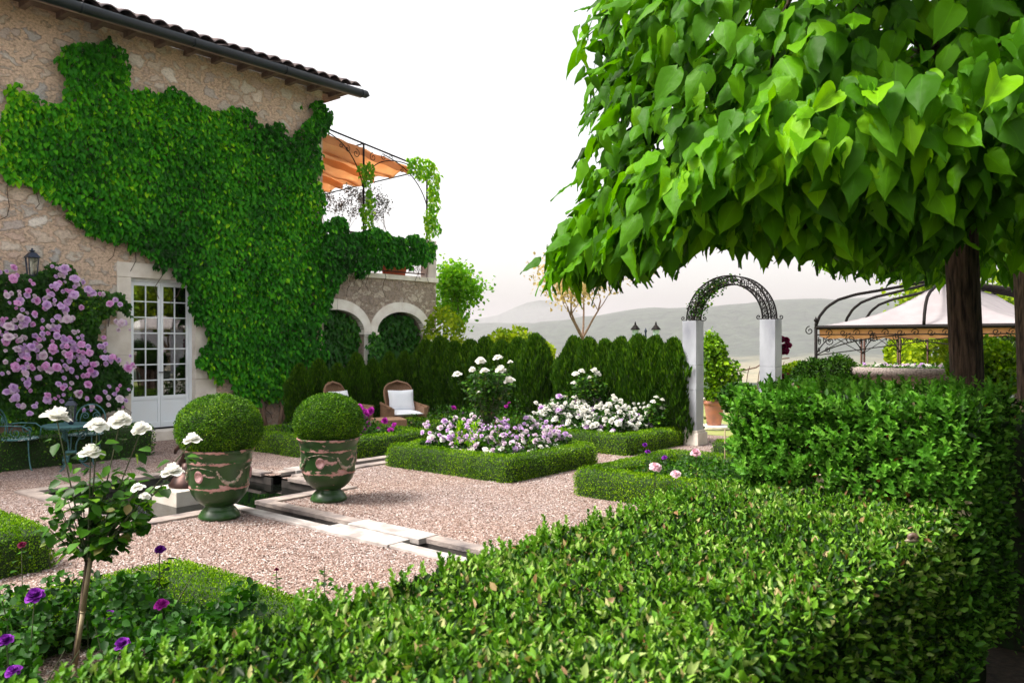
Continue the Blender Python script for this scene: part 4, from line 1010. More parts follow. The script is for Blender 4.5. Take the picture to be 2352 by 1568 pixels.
# snail on the hedge
sp = P(2096, 1240, 1); kk = (EYE-1.05)/(EYE-sp.z); sp = Vector((sp.x*kk, kk, 1.045))
sn = thing('snail', 'small brown snail shell resting on the right edge of the privet hedge', 'snail', sp)
mb = MB(); pts = []; rs_ = []
for i in range(40):
    t = i/39; r = .010*(1-t)+.0005; a_t = t*2*math.pi*2.4
    pts.append((r*math.cos(a_t), .012*t*.6, .011+r*math.sin(a_t))); rs_.append(.0085*(1-t)+.001)
mb.tube(pts, rs_, 8); mb.build('shell', mat('snail_brown', (.16,.1,.07), .4, (.07,.045,.035), 300), sn, True)
mb = MB(); mb.tube([(.022,0,.003),(.008,0,.005),(-.008,0,.005),(-.024,0,.003)], [.001,.006,.006,.002], 6); mb.build('foot', mat('snail_flesh', (.3,.24,.17), .4), sn, True)

# ================= thuja hedges =================
def thuja_mesh(seed, h, r):
    RNGs = np.random.default_rng(seed); n = 7500
    z = RNGs.random(n)**.85; t = RNGs.uniform(0, 2*math.pi, n)
    prof = np.where(z < .66, .98-.04*z, .98*np.clip((1-z)/.34, 0, 1)**(.75+.2*np.sin(t*3+seed)))
    lob = 1+.13*np.sin(t*5+z*9+seed)+.08*np.sin(t*9-z*23+seed)
    rr = r*prof*lob*RNGs.uniform(.78, 1.04, n)+.01
    Pp = np.stack([rr*np.cos(t), rr*np.sin(t), z*h], 1)
    o = np.stack([np.cos(t), np.sin(t), np.zeros(n)], 1)
    T = o*.35+np.array([0,0,.95])+randn3(n)*.3; NN = np.cross(T, o)+randn3(n)*.9
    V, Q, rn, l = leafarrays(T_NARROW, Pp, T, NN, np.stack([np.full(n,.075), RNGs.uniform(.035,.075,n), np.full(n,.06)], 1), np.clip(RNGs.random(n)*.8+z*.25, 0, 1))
    me = npmesh('thuja_foliage', V, Q, rn); me.materials.append(M['thuja'])
    c = MB(); c.lathe([(r*.72,0),(r*.78,h*.3),(r*.7,h*.62),(r*.45,h*.82),(r*.1,h*.95)], 14)
    mc = bpy.data.meshes.new('thuja_core'); mc.from_pydata(c.v, [], c.f); mc.materials.append(M['box_core'])
    return me, mc
THU = [thuja_mesh(s, 1.0, .30) for s in (1,2,3,4)]
def ordw(i): return ['first','second','third','fourth','fifth','sixth','seventh','eighth','ninth','tenth','eleventh','twelfth'][i]
def thuja(loc, h, label, group, k, sx=1.):
    t = thing('thuja', label, 'conifer', loc, RNG.uniform(0, 6.28), group)
    me, mc = THU[k % 4]
    for nm, d in (('foliage', me), ('shade_core', mc)):
        o = linkmesh(nm, d, t); o.scale = (sx, sx, h)
    return t
g1 = 'thujas of the tall hedge left of the gap'
n1 = 8
for i in range(n1):
    b = 12.0-(12.0-9.12)*i/(n1-1); z = 1.63+.05*math.sin(i*2.1)+RNG.uniform(-.05,.05)
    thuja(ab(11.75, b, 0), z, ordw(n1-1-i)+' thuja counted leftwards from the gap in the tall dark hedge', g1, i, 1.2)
g2 = 'thujas of the hedge between the gap and the arch'
n2 = 7
for i in range(n2):
    b = 8.30-(8.30-6.3)*i/(n2-1)
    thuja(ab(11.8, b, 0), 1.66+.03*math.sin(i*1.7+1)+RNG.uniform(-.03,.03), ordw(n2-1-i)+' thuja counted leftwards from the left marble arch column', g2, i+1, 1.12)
g3 = 'small thujas in front of the terrace arches'
for i in range(7):
    a = 8.9+2.6*i/6
    thuja(ab(a, 12.35, 0), 1.2+.08*math.sin(i*2.6)+.03*i, ordw(i)+' small thuja from the house creeper in front of the arches', g3, i+2, .82)
# ================= flowers =================
def bloom_mesh(name, m, seed, rings, nz_=4):
    rg = np.random.default_rng(seed); V = []; Q = []; rn = []
    for (np_, rad, lift, curl, wid, z0) in rings:
        off = rg.uniform(0, 6)
        for k in range(np_):
            phi = off+2*math.pi*k/np_+rg.uniform(-.15,.15); c, s = math.cos(phi), math.sin(phi)
            rr, ll, cc = rad*rg.uniform(.85,1.1), lift*rg.uniform(.8,1.2), curl*rg.uniform(.6,1.4); tone = rg.random(); base = len(V)
            for j in range(nz_):
                v = j/(nz_-1); w_ = wid*math.sin(math.pi*(.14+.68*v))
                for i in range(5):
                    u = (i-2)/2; r = rr*(.08+.92*v)*(1-.12*u*u*v)
                    x = r; y = u*w_; z = z0+ll*v**1.2-cc*v**3+.16*rad*u*u*(1-v*.3)+rg.uniform(-.012,.012)*rad*2
                    V.append((x*c-y*s, x*s+y*c, z)); rn.append(np.clip(tone*.6+v*.35, 0, 1))
            for j in range(nz_-1):
                for i in range(4): q = base+j*5+i; Q.append((q, q+1, q+6, q+5))
    me = npmesh(name, np.array(V), np.array(Q), np.array(rn), smooth=True); me.materials.append(m); return me
FULL = [(6,.5,.06,.10,.30,0),(6,.42,.2,.10,.27,.02),(6,.3,.3,.05,.22,.03),(5,.19,.34,.0,.17,.03),(3,.09,.33,0,.12,.04)]
OPEN = [(7,.52,.02,.12,.3,.02),(7,.44,.12,.14,.26,.05),(6,.33,.22,.1,.2,.07),(5,.2,.26,.06,.14,.08),(4,.1,.24,0,.09,.08)]
BLM = {}
for key, mm_ in (('white','p_white'),('lilac','p_lilac'),('pink','p_pink'),('pale','p_pale'),('peony','p_peony'),('purple','p_purple'),('magenta','p_magenta'),('dark','p_dark')):
    BLM[key] = [bloom_mesh('rose_bloom', M[mm_], 10+i, (FULL, OPEN)[i % 2]) for i in range(3)]
def bloom(parent, key, loc, size, dirv=(0,0,1), name='bloom'):
    me = random.choice(BLM[key]); o = linkmesh(name, me, parent)
    q = Vector(dirv).normalized().to_track_quat('Z', 'Y'); q = q @ Matrix.Rotation(random.uniform(0,6.28), 4, 'Z').to_quaternion()
    o.rotation_mode = 'QUATERNION'; o.rotation_quaternion = q; o.scale = (size, size, size*random.uniform(.8,1.1))
    pl_ = parent.matrix_basis.translation if parent else Vector()
    o.location = Vector(loc)-pl_; return o

# climbing rose on the wall, left of the door
WR = [(-60,640),(0,640),(40,625),(72,640),(100,625),(130,605),(160,620),(200,640),(232,665),(262,672),(292,695),(300,715),(262,722),(240,740),(250,790),(268,800),(288,850),(300,900),(275,925),(285,960),(240,950),(200,975),(150,990),(60,985),(0,985),(-60,985)]
wr = climber('climbing_rose', 'climbing rose smothered in pink lilac blooms on the wall left of the door', 'climbing rose', [px(WR, 13.1)], 13.38, 21000, M['rose_dark'], .06, tpl=T_OVAL, thick=.5, origin=(4.5,13.1,0), edge=.1)
random.seed(5)
wpoly = WR; cl_c = [(55,600,0)]; clusters = [(25,625+5),(140,618),(165,640),(125,655),(20,680),(40,690),(65,665),(105,700),(118,675),(85,690),(135,705),(150,700),(200,665),(210,675),(165,680),(75,720),(35,740),(15,745),(48,745),(110,750),(140,745),(5,770),(12,790),(100,770),(130,765),(90,795),(145,790),(175,775),(170,800),(70,795),(55,815),(35,805),(85,815),(30,840),(150,815),(185,790),(185,830),(200,810),(215,835),(240,820),(205,850),(120,850),(95,850),(40,860),(60,880),(140,880),(190,875),(30,905),(235,790),(270,740),(290,845),(262,905),(272,915),(225,925),(100,920),(65,935),(15,900),(45,780),(110,800),(160,850),(255,690),(180,905),(130,925),(5,830),(5,850),(75,840),(215,800),(240,930),(285,820)]
nb = 0
for (u, v) in clusters:
    k = random.choice((1,1,2,2))
    for j in range(k):
        if nb >= 100: break
        uu, vv = u+random.gauss(0,8)*(k > 1), v+random.gauss(0,8)*(k > 1)
        a, z = onb(uu, vv, 12.9); key = random.choice(('pink','lilac','lilac','pale','pink'))
        bloom(wr, key, ab(a, 12.83+random.uniform(-.06,.08), z), random.uniform(.08,.15), ab(random.uniform(-.5,.5), -1, random.uniform(-.1,.8))); nb += 1

def bloomcloud(name, parent, key, locs, sizes, dirs):
    Vs, Qs, Rs, n0 = [], [], [], 0; src = BLM[key][0]; nv = len(src.vertices); co = np.empty(nv*3, np.float32); src.vertices.foreach_get('co', co); co = co.reshape(-1,3)
    li = np.empty(len(src.loops), np.int32); src.loops.foreach_get('vertex_index', li); Q = li.reshape(-1,4); r = np.empty(nv, np.float32); src.attributes['rnd'].data.foreach_get('value', r)
    for l, s, d in zip(locs, sizes, dirs):
        m_ = np.array(Vector(d).to_track_quat('Z','Y').to_matrix()); Vs.append(co@m_.T*s+np.array(l)); Qs.append(Q+n0); Rs.append(r); n0 += nv
    me = npmesh(name, np.concatenate(Vs)-np.array(parent.location), np.concatenate(Qs), np.concatenate(Rs), smooth=True); me.materials.append(src.materials[0]); o = linkmesh(name, me, parent); o['kind'] = 'stuff'; return o
for key, cnt in (('lilac',120),('pale',70),('pink',60)):
    L_, S_, D_ = [], [], []
    while len(L_) < cnt:
        (u, v) = random.choice(clusters); uu, vv = u+random.gauss(0,16), v+random.gauss(0,13); a, z = onb(uu, vv, 12.9)
        L_.append(tuple(ab(a, 12.86+random.uniform(-.04,.08), z))); S_.append(random.uniform(.05,.09)); D_.append(ab(random.uniform(-.5,.5), -1, random.uniform(-.1,.8)))
    bloomcloud('small_blooms', wr, key, L_, S_, D_)
# rose bush mound filling part of a bed
def bushfill(name, label, a0, a1, b0, b1, h, n, ls, m, blooms=(), bkeys=('white',), bsize=(.05,.08), group=None, z0=.02, cat='rose bush', seed=0, tall=()):
    org = ab((a0+a1)/2, (b0+b1)/2, 0); t = thing(name, label, cat, org, 0, group)
    A = RNG.uniform(a0, a1, n); B = RNG.uniform(b0, b1, n)
    def top(a, b): return h*(.72+.5*nz((a,b,0), 2.6, seed)+.28*nz((a,b,0), 7, seed+3))
    tp = np.array([top(x, y) for x, y in zip(A, B)])
    e = np.minimum(np.minimum(A-a0, a1-A), np.minimum(B-b0, b1-B)); tp = tp*np.clip(.55+e/.25*.45, .55, 1)
    Z = z0 + tp*(1-RNG.random(n)**1.7*.75)
    Pp = rotab(np.stack([A, B, Z], 1))
    if seed == 23:   # open patch of soil around the foot of the standard rose
        s_ = np.clip((3.85-Pp[:,1])/.9, 0, 1); k_ = (np.hypot(Pp[:,0]-(-2.12+.5*s_), Pp[:,1]-(3.85-.9*s_)) > .13) | (Pp[:,1] > 3.95); Pp = Pp[k_]; n = len(Pp)
    T = randn3(n)+np.array([0,0,.15]); NN = np.array([0,0,.9])+randn3(n)*.7
    rnd = np.clip(RNG.random(n)*.9+nzarr(Pp, 3, seed)*.3, 0, 1)
    leafobj('foliage', m, t, T_OVAL, Pp, T, NN, ls*RNG.uniform(.6,1.2,n), rnd, org)
    mb = MB()
    for k in range(max(6, int((a1-a0)*(b1-b0)*14))):
        a, b = RNG.uniform(a0+.05, a1-.05), RNG.uniform(b0+.05, b1-.05); p = ab(a, b, 0)-org
        tx, ty = RNG.normal(0,.09), RNG.normal(0,.09); zt = top(a,b)*1.02
        mb.tube([p, p+Vector((tx*.4,ty*.4,zt*.6)), p+Vector((tx,ty,zt))], [.006,.004,.002], 4, False)
    mb.build('stems', M['stem'], t)
    for k in range(blooms if isinstance(blooms, int) else 0):
        a, b = random.uniform(a0, a1), random.uniform(b0, b1)
        ee = min(a-a0, a1-a, b-b0, b1-b); zz = z0+top(a,b)*min(1, .55+ee/.25*.45)+random.uniform(-.03,.05)
        if random.random() < .4: zz *= random.uniform(.6,.95)
        bloom(t, random.choice(bkeys), ab(a,b,zz), random.uniform(*bsize), (random.gauss(0,.5), -.6+random.gauss(0,.4), 1))
    return t
random.seed(21)
q = 'pale pink rose bushes in the central box-edged bed'
for (a0,a1,b0,b1,lb,nb_) in ((7.42,8.15,6.22,7.05,'pale pink rose bush in the near corner of the central bed',34),(8.15,8.9,6.22,7.05,'pale pink rose bush at the right end of the central bed',32),
                         (7.5,8.15,7.05,7.85,'pale pink rose bush at the left end of the central bed',30),(8.15,8.85,7.05,7.85,'pale pink rose bush at the back of the central bed under the white standard rose',30)):
    bushfill('rose_bush', lb, a0,a1,b0,b1,.62,3600,.045,M['rose_leaf'],nb_+44,('pale','pale','lilac','white'),(.06,.11),q,seed=int(a0*10))
q = 'white rose bushes in the bed before the arch'
for (a0,a1,b0,b1,lb,nb_) in ((10.35,11.1,6.5,7.3,'white rose bush at the front of the bed before the marble arch',42),(11.1,11.6,6.5,7.3,'white rose bush in the back right of the bed before the arch',26),
                         (10.35,11.1,7.3,8.3,'white rose bush at the left of the bed before the arch',40),(11.1,11.6,7.3,8.6,'white rose bush against the tall hedge left of the arch bed',22)):
    bushfill('rose_bush', lb, a0,a1,b0,b1,.74,3600,.05,M['rose_leaf'],nb_+40,('white','white','white','white','lilac'),(.07,.13),q,seed=int(a0*7))
bushfill('rose_bush', 'magenta rose bush behind the right urn beside the wicker table', 7.3,8.6,9.2,10.1,.58,3000,.045,M['rose_leaf'],12,('magenta',),(.08,.13),seed=5)
for (u_, v_, s_) in ((824,938,.2),(838,950,.22),(852,943,.16),(846,975,.12),(832,984,.17),(884,966,.14),(905,975,.1),(868,985,.1)): bloom([o_ for o_ in COL.objects if o_.get('label','').startswith('magenta rose bush behind')][0], 'magenta', P(u_, v_, 12.3), s_*.8, (random.gauss(0,.3),-1,.6))
bushfill('rose_bush', 'loose rose bush with few magenta flowers near the creeper foot', 7.3,8.6,10.1,11.1,.55,3000,.045,M['rose_leaf'],7,('magenta','purple'),(.07,.1),seed=9)
bushfill('rose_bush', 'dark red and purple rose bush in front of the tall thuja hedge', 9.6,11.2,8.6,10.3,.55,3200,.045,M['rose_leaf'],14,('magenta','dark','purple'),(.06,.1),seed=14)
bushfill('rose_bush', 'dark leafy peony and rose bush behind the front box hedge', 7.45,9.0,3.0,4.68,.36,6500,.04,M['rose_leaf'],0,seed=17)
bushfill('rose_bush', 'lilac rose bush at the left edge over the bright box hedge', .6,2.15,6.6,8.6,.5,5000,.035,M['rose_leaf'],26,('lilac','pale'),(.045,.07),seed=19)
pb_ = bushfill('rose_bush', 'dark-leaved bush, coloured darker for shade, with deep purple roses in the front left corner', .2,2.25,1.9,4.55,.50,19000,.046,M['rose_dark'],0,seed=23)  # darker rose leaf used here, so the bush's shade sits in its colour
def stemto(mb, base, p, org, r=.003, bend=.03):
    base, p = Vector(base), Vector(p); m_ = (base+p)/2+Vector((random.uniform(-bend,bend), random.uniform(-bend,bend), 0))
    mb.tube([x-org for x in bez(base, m_, p, 6)], [r*1.5]+[r]*6, 5, False)
def bedcloud(t_, a0, a1, b0, b1, keys, n_, zlo, zhi, smin, smax):
    for key in keys:
        L_ = [tuple(ab(random.uniform(a0,a1), random.uniform(b0,b1), random.uniform(zlo,zhi))) for _ in range(n_)]
        bloomcloud('small_blooms', t_, key, L_, [random.uniform(smin,smax) for _ in L_], [(random.gauss(0,.5), -.7, .9) for _ in L_])
for o_ in [o_ for o_ in COL.objects if o_.parent is None and o_.get('group') == 'pale pink rose bushes in the central box-edged bed']:
    A_, B_ = toab(o_.location.x, o_.location.y); bedcloud(o_, A_-.34, A_+.34, B_-.4, B_+.4, ('pale','lilac'), 26, .36, .56, .035, .075)
for o_ in [o_ for o_ in COL.objects if o_.parent is None and o_.get('group') == 'white rose bushes in the bed before the arch']:
    A_, B_ = toab(o_.location.x, o_.location.y); bedcloud(o_, A_-.3, A_+.3, B_-.4, B_+.4, ('white',), 60, .4, .66, .04, .085)
def single(label, cat, key, u, v, Y, size, base_dz, leaves=10, group=None, dirv=(0,-.5,1), name='rose', ls=.045, foot=None):
    p = P(u, v, Y); ft = Vector(foot) if foot else Vector((p.x+random.uniform(-.03,.03), p.y+random.uniform(-.03,.03), 0))
    if base_dz is None: base_dz = 0
    t = thing(name, label, cat, ft, 0, group); mb = MB(); stemto(mb, ft, p, ft, .0028); mb.build('stem', M['stem'], t)
    if key: bloom(t, key, p, size, dirv)
    PP, TT = [], []
    for k in range(leaves):
        f = random.uniform(.35,.92); q = ft.lerp(p, f); d = randn3(1)[0]; d[2] = d[2]*.4+.2; PP.append(np.array(q)+d*.03); TT.append(d)
    PP, TT = np.array(PP), np.array(TT); leafobj('leaves', M['rose_leaf'], t, T_OVAL, PP, TT, np.tile([0,0,1.],(leaves,1))+randn3(leaves)*.4, ls*RNG.uniform(.7,1.2,leaves), None, ft)
    return t
random.seed(31)
for (u, v, Y, s, lb) in ((80,1368,3.5,.085,'wide frilly purple rose at the left edge beside the standard rose cane'),(367,1262,4.0,.06,'tall dark violet rose on a long stem above the gravel'),(371,1388,3.8,.068,'round magenta purple rose right of the rose cane'),
        (252,1412,3.7,.055,'small shaded violet rose just right of the bamboo cane'),(280,1478,3.4,.07,'bluish violet rose beside the privet hedge edge'),(14,1470,3.2,.06,'dark purple rose cut by the left picture edge'),
        (30,1540,3.0,.06,'pinkish purple rose at the bottom left corner'),(672,1391,4.3,.035,'tiny purple rosebud where the gravel meets the privet hedge'),(50,1250,4.4,.05,'dark red rosebud over the bright box hedge at left')):
    single(lb, 'rose', 'dark' if 'dark red' in lb else 'purple' if 'magenta' not in lb else 'magenta', u, v, Y, s, None, 12)
for (u, v, Y, lb) in ((635,1308,4.7,'closed black-purple rosebud on a tall stem over the gravel'),(575,1330,4.7,'lower black-purple rosebud with dark leaves over the gravel')):
    single(lb, 'rosebud', 'dark', u, v, Y, .034, None, 12, dirv=(0,0,1))
for (u, v, Y, lb) in ((745,1302,4.8,'leafy rose shoot without flower, rightmost on the gravel'),(528,1335,4.6,'thin leafy rose shoot left of the rosebuds on the gravel'),(730,1330,4.7,'short leafy rose shoot beside the rightmost shoot')):
    single(lb, 'rose shoot', None, u, v, Y, 0, None, 16, ls=.04)
for (u, v, Y, s, lb, key) in ((1506,1072,7.9,.125,'pale pink peony in front of the low box hedge, leftmost','peony'),(1552,1088,7.8,.1,'small pale pink peony between two larger ones','peony'),(1598,1040,7.7,.105,'pink peony on the tallest stem near the privet hedge','peony'),
        (1481,1021,8.9,.06,'upper violet rose of two above the peony bed','purple'),(1488,1037,8.8,.06,'lower violet rose of two above the peony bed','purple'),(1526,1050,8.6,.06,'violet rose right of the stacked pair in the peony bed','purple')):
    single(lb, 'peony' if key == 'peony' else 'rose', key, u, v, Y, s, None, 10, dirv=(random.uniform(-.4,.4),-.7,1), name='peony' if key == 'peony' else 'rose')

# standard roses (small trees)
def standard(label, foot, graft, blooms, key, crown_c, crown_r, nleaf, ls, cane=True, bs=1., m='rose_leaf', bseed=1):
    random.seed(bseed); foot = Vector(foot); graft = Vector(graft); t = thing('standard_rose', label, 'rose tree', foot); o = foot
    mb = MB(); mb.tube([Vector(), (graft-foot)*.5+Vector((.006,0,0)), graft-foot], [.014,.012,.013], 8); mb.build('trunk', M['bark'], t, True)
    if cane:
        mb = MB(); d = Vector((.022,-.02,0)); L = (graft-foot)*1.02
        for i in range(3): mb.tube([d+L*(i/3), d+L*((i+.97)/3)], [.012,.011], 8); mb.tube([d+L*((i+.97)/3), d+L*((i+1)/3)], [.0135,.0135], 8)
        mb.build('cane', M['cane'], t, True)
    mb = MB(); cc = Vector(crown_c); cr = Vector(crown_r); PP, TT, NN = [], [], []
    def leafpair(q, d, k=3):
        for _ in range(k):
            e = Vector(randn3(1)[0]); e.z *= .5; PP.append(tuple(q+e*ls*.6)); TT.append(tuple(e+Vector((0,0,-.15)))); NN.append((e.x*.3+random.gauss(0,.3), e.y*.3-.2+random.gauss(0,.3), 1))
    for (u, v, Y, s) in blooms:
        p = P(u, v, Y); m1 = graft.lerp(p, .45)+Vector((0,0,-.03)); pts = bez(graft, m1, p, 8); mb.tube([x-o for x in pts], [.007,.006,.005,.0045,.004,.0035,.003,.003,.003], 5)
        bloom(t, key, p, s, (random.uniform(-.3,.3), random.uniform(-.5,.1), 1))
        for f in (3,4,5,6,7): leafpair(pts[f], None, random.randint(2,4))
    for k in range(26):
        e = Vector(randn3(1)[0]); tip = cc+Vector((e.x*cr.x, e.y*cr.y, e.z*cr.z))*random.uniform(.6,1.05); pts = bez(graft, graft.lerp(tip,.5)+Vector((0,0,-.02)), tip, 6); mb.tube([x-o for x in pts], [.006,.005,.004,.003,.003,.002,.002], 4)
        for f in range(2,7): leafpair(pts[f], None, 2)
    mb.build('branches', M['stem'], t)
    for k in range(nleaf):
        e = Vector(randn3(1)[0])*random.random()**.4; q = cc+Vector((e.x*cr.x, e.y*cr.y, e.z*cr.z)); leafpair(q, None, 1)
    PP, TT, NN = np.array(PP), np.array(TT), np.array(NN)
    leafobj('foliage', M[m], t, T_OVAL, PP, TT, NN, ls*RNG.uniform(.6,1.2,len(PP)), None, foot); return t
Yr = 3.85
standard('white standard rose on a bamboo cane at the front left, large open blooms', P(150,1640,Yr+.02)*1.0, P(202,1285,Yr),
    [(130,960,3.8,.14),(224,978,3.75,.105),(276,968,3.85,.125),(324,988,3.8,.1),(208,1042,3.7,.115),(442,1012,3.85,.095),(396,1086,3.75,.115),(316,1121,3.7,.07),(332,1140,3.68,.055)], 'white',
    P(232,1170,Yr), (.26,.2,.2), 150, .064, bseed=2)
standard('white standard rose rising from the middle of the central bed', (-.36,10.85,0), P(1118,985,10.85),
    [(1050,860,10.6,.14),(1085,850,10.7,.11),(1104,830,10.7,.15),(1113,852,10.6,.13),(1143,822,10.7,.15),(1150,852,10.6,.17),(1172,832,10.8,.09),(1170,875,10.6,.16),(1100,902,10.6,.07)], 'white', P(1124,885,10.85), (.33,.25,.22), 800, .06, False, bseed=3)
standard('small white standard rose in the bed before the right part of the thuja hedge', (1.32,13.6,0), P(1352,955,13.6),
    [(1322,858,13.4,.13),(1336,852,13.4,.13),(1318,880,13.4,.11),(1365,852,13.4,.14),(1372,860,13.4,.14),(1354,868,13.4,.1)], 'white', P(1358,890,13.6), (.32,.25,.2), 420, .06, False, bseed=4)
standard('white rose with two lilac blooms at the right end of the white rose bed', (2.35,12.9,0), P(1515,985,12.9),
    [(1508,912,12.8,.1),(1521,918,12.8,.09),(1500,922,12.8,.1),(1521,938,12.8,.1)], 'white', P(1512,950,12.9), (.2,.2,.2), 260, .06, False, bseed=6)
# dark red rose by the right column
rr = bushfill('rose_bush', 'dark red rose growing beside the right marble column', 12.0,12.5,4.0,4.5,.9,500,.05,M['rose_leaf'],0,seed=33)
for (u, v, s) in ((1796,778,.12),(1806,780,.11),(1800,797,.13),(1810,792,.12),(1797,805,.13),(1805,806,.12),(1800,868,.16),(1806,865,.14)): bloom(rr, 'dark', P(u, v, 12.3), s, (random.gauss(0,.3),-1,.5))
mb = MB(); o0 = rr.location; mb.tube([P(1794,900,12.35)-o0, P(1792,850,12.35)-o0, P(1798,790,12.35)-o0], .008, 5); mb.build('cane', M['stem'], rr)
# sapling stake in the peony bed
kt = thing('stake', 'thin wooden stake with small leaves left of the tall privet hedge', 'stake', G(1665,1120,0)); L_ = P(1665,985,kt.location.y)-kt.location
mb = MB(); mb.tube([(0,0,0), L_*.5, L_], .008, 7); mb.build('cane', M['cane'], kt, True)

# ================= urns with box balls =================
def urn(label, loc, rz, ball_r, lab2, m_seed):
    t = thing('urn', label, 'urn', loc, rz)
    prof = [(.16,0),(.185,.004),(.19,.02),(.18,.045),(.15,.085),(.125,.11),(.13,.122),(.17,.145),(.215,.19),(.245,.235),(.262,.28),(.268,.292),(.272,.305),(.268,.318),(.272,.36),(.277,.42),(.281,.48),(.284,.515),(.29,.525),(.294,.535),(.289,.547),(.292,.575),(.305,.615),(.318,.635),(.325,.645),(.323,.655),(.308,.655),(.297,.64),(.285,.58),(.28,.5)]
    # the wear attribute marks mouldings, where the glaze is knocked off
    wear = {11:1,12:1.6,13:.8,18:.9,19:1.6,20:.8,22:.5,23:.9,24:1.3,25:1.3,0:-1,1:-1,2:-1,3:-1,4:-1,5:-1}
    for part, lo_, hi_ in (('foot', 0, 6), ('bowl', 6, len(prof))):
        mb = MB(); seg = 56; pr = prof[lo_:hi_+ (1 if part == 'foot' else 0)]; mb.lathe(pr, seg)
        o = mb.build(part, M['urn'], t, True); bowl_ = o; at = o.data.attributes.new('wear', 'FLOAT', 'POINT')
        vals = []
        for i in range(len(pr)):
            for k in range(seg): vals.append(wear.get(i+lo_, 0.55 if m_seed else .25)+.5*noise.noise(Vector((math.cos(k/seg*6.28)*2+m_seed*5, math.sin(k/seg*6.28)*2, i*.6))))
        at.data.foreach_set('value', np.array(vals[:len(o.data.vertices)], np.float32))
    def onurn(th, z, d=.0):
        r = np.interp(z, [p[1] for p in prof[6:24]], [p[0] for p in prof[6:24]])+d; return Vector((r*math.cos(th), r*math.sin(th), z))
    for k in range(6):
        th0 = k*math.pi/3
        if k % 2 == 0:    # medallion
            mb = MB(); n_ = 20; ctr = onurn(th0, .42, .014); ring_ = [onurn(th0+.17*math.cos(t_), .42+.058*math.sin(t_), .004) for t_ in [2*math.pi*i/n_ for i in range(n_)]]
            ring2 = [onurn(th0+.13*math.cos(t_), .42+.044*math.sin(t_), .013) for t_ in [2*math.pi*i/n_ for i in range(n_)]]
            ring3 = [onurn(th0+.12*math.cos(t_), .42+.04*math.sin(t_), .008) for t_ in [2*math.pi*i/n_ for i in range(n_)]]
            vs = ring_+ring2+ring3+[ctr]; fs = [(i,(i+1)%n_,n_+(i+1)%n_,n_+i) for i in range(n_)]+[(n_+i,n_+(i+1)%n_,2*n_+(i+1)%n_,2*n_+i) for i in range(n_)]+[(2*n_+i,2*n_+(i+1)%n_,3*n_) for i in range(n_)]
            mb.add(vs, fs); mb.build('medallion', M['urn_pink'], bowl_, True)
        # garland swag between medallions
        mb = MB(); 
        if k % 2 == 1:
            for i in range(26):
                s = i/25; th = th0-.42+.84*s; z = .47-.115*math.sin(math.pi*s)**.8; r = .010+.010*math.sin(math.pi*s)+.003*math.sin(i*2.4)
                c = onurn(th, z, .004); mb.lathe([(.001,-r),(r*.8,-r*.6),(r,0),(r*.8,r*.6),(.001,r)], 7, c, False)
            mb.build('garland', M['urn_relief'], bowl_, True)
        else:
            pts = [onurn(th0-.5+1.0*i/14, .475+.03*math.sin(math.pi*i/14), .004) for i in range(15)]; mb.tube(pts, .0045, 5); mb.build('ribbon', M['urn_relief'], bowl_, True)
    mb = MB(); mb.lathe([(.002,.60),(.283,.60)], 30, cap=False); mb.build('soil', M['soil'], t)
    # ball
    bz = .655+ball_r*.48
    b = thing('box_ball', lab2, 'topiary', Vector(loc)+Vector((0,0,.6)))
    V, Q = ellip((0,0,bz-.6), (ball_r, ball_r, ball_r*.80), 40, 24, .018, 3, -.86)
    C = V.copy(); C[:,:2] *= .93; C[:,2] = (V[:,2]-(bz-.6))*.93+(bz-.6); coreobj('shade_core', C, Q, M['box_core'], b, (0,0,0))
    Pn, T, NN, S = shell(V, Q, 30000, (-.03,.012), .6, .25, .8, .0135)
    rnd = np.clip(RNG.random(len(Pn))*.95+nzarr(Pn, 6, m_seed)*.25, 0, 1); leafobj('foliage', M['ball'], b, T_LEAF, Pn, T, NN, S*1.15, rnd)
    return t
random.seed(9)
u1 = G(504,1188); u2 = G(755,1148)
urn('green glazed urn with flaking pink garlands beside the pond corner, left of the pair', u1, R(-110), .385, 'clipped box ball in the left green urn', 0)
urn('heavily flaked green urn with pink medallions, right of the pair by the rill', u2, R(-95), .35, 'clipped box ball in the right flaked urn', 1)

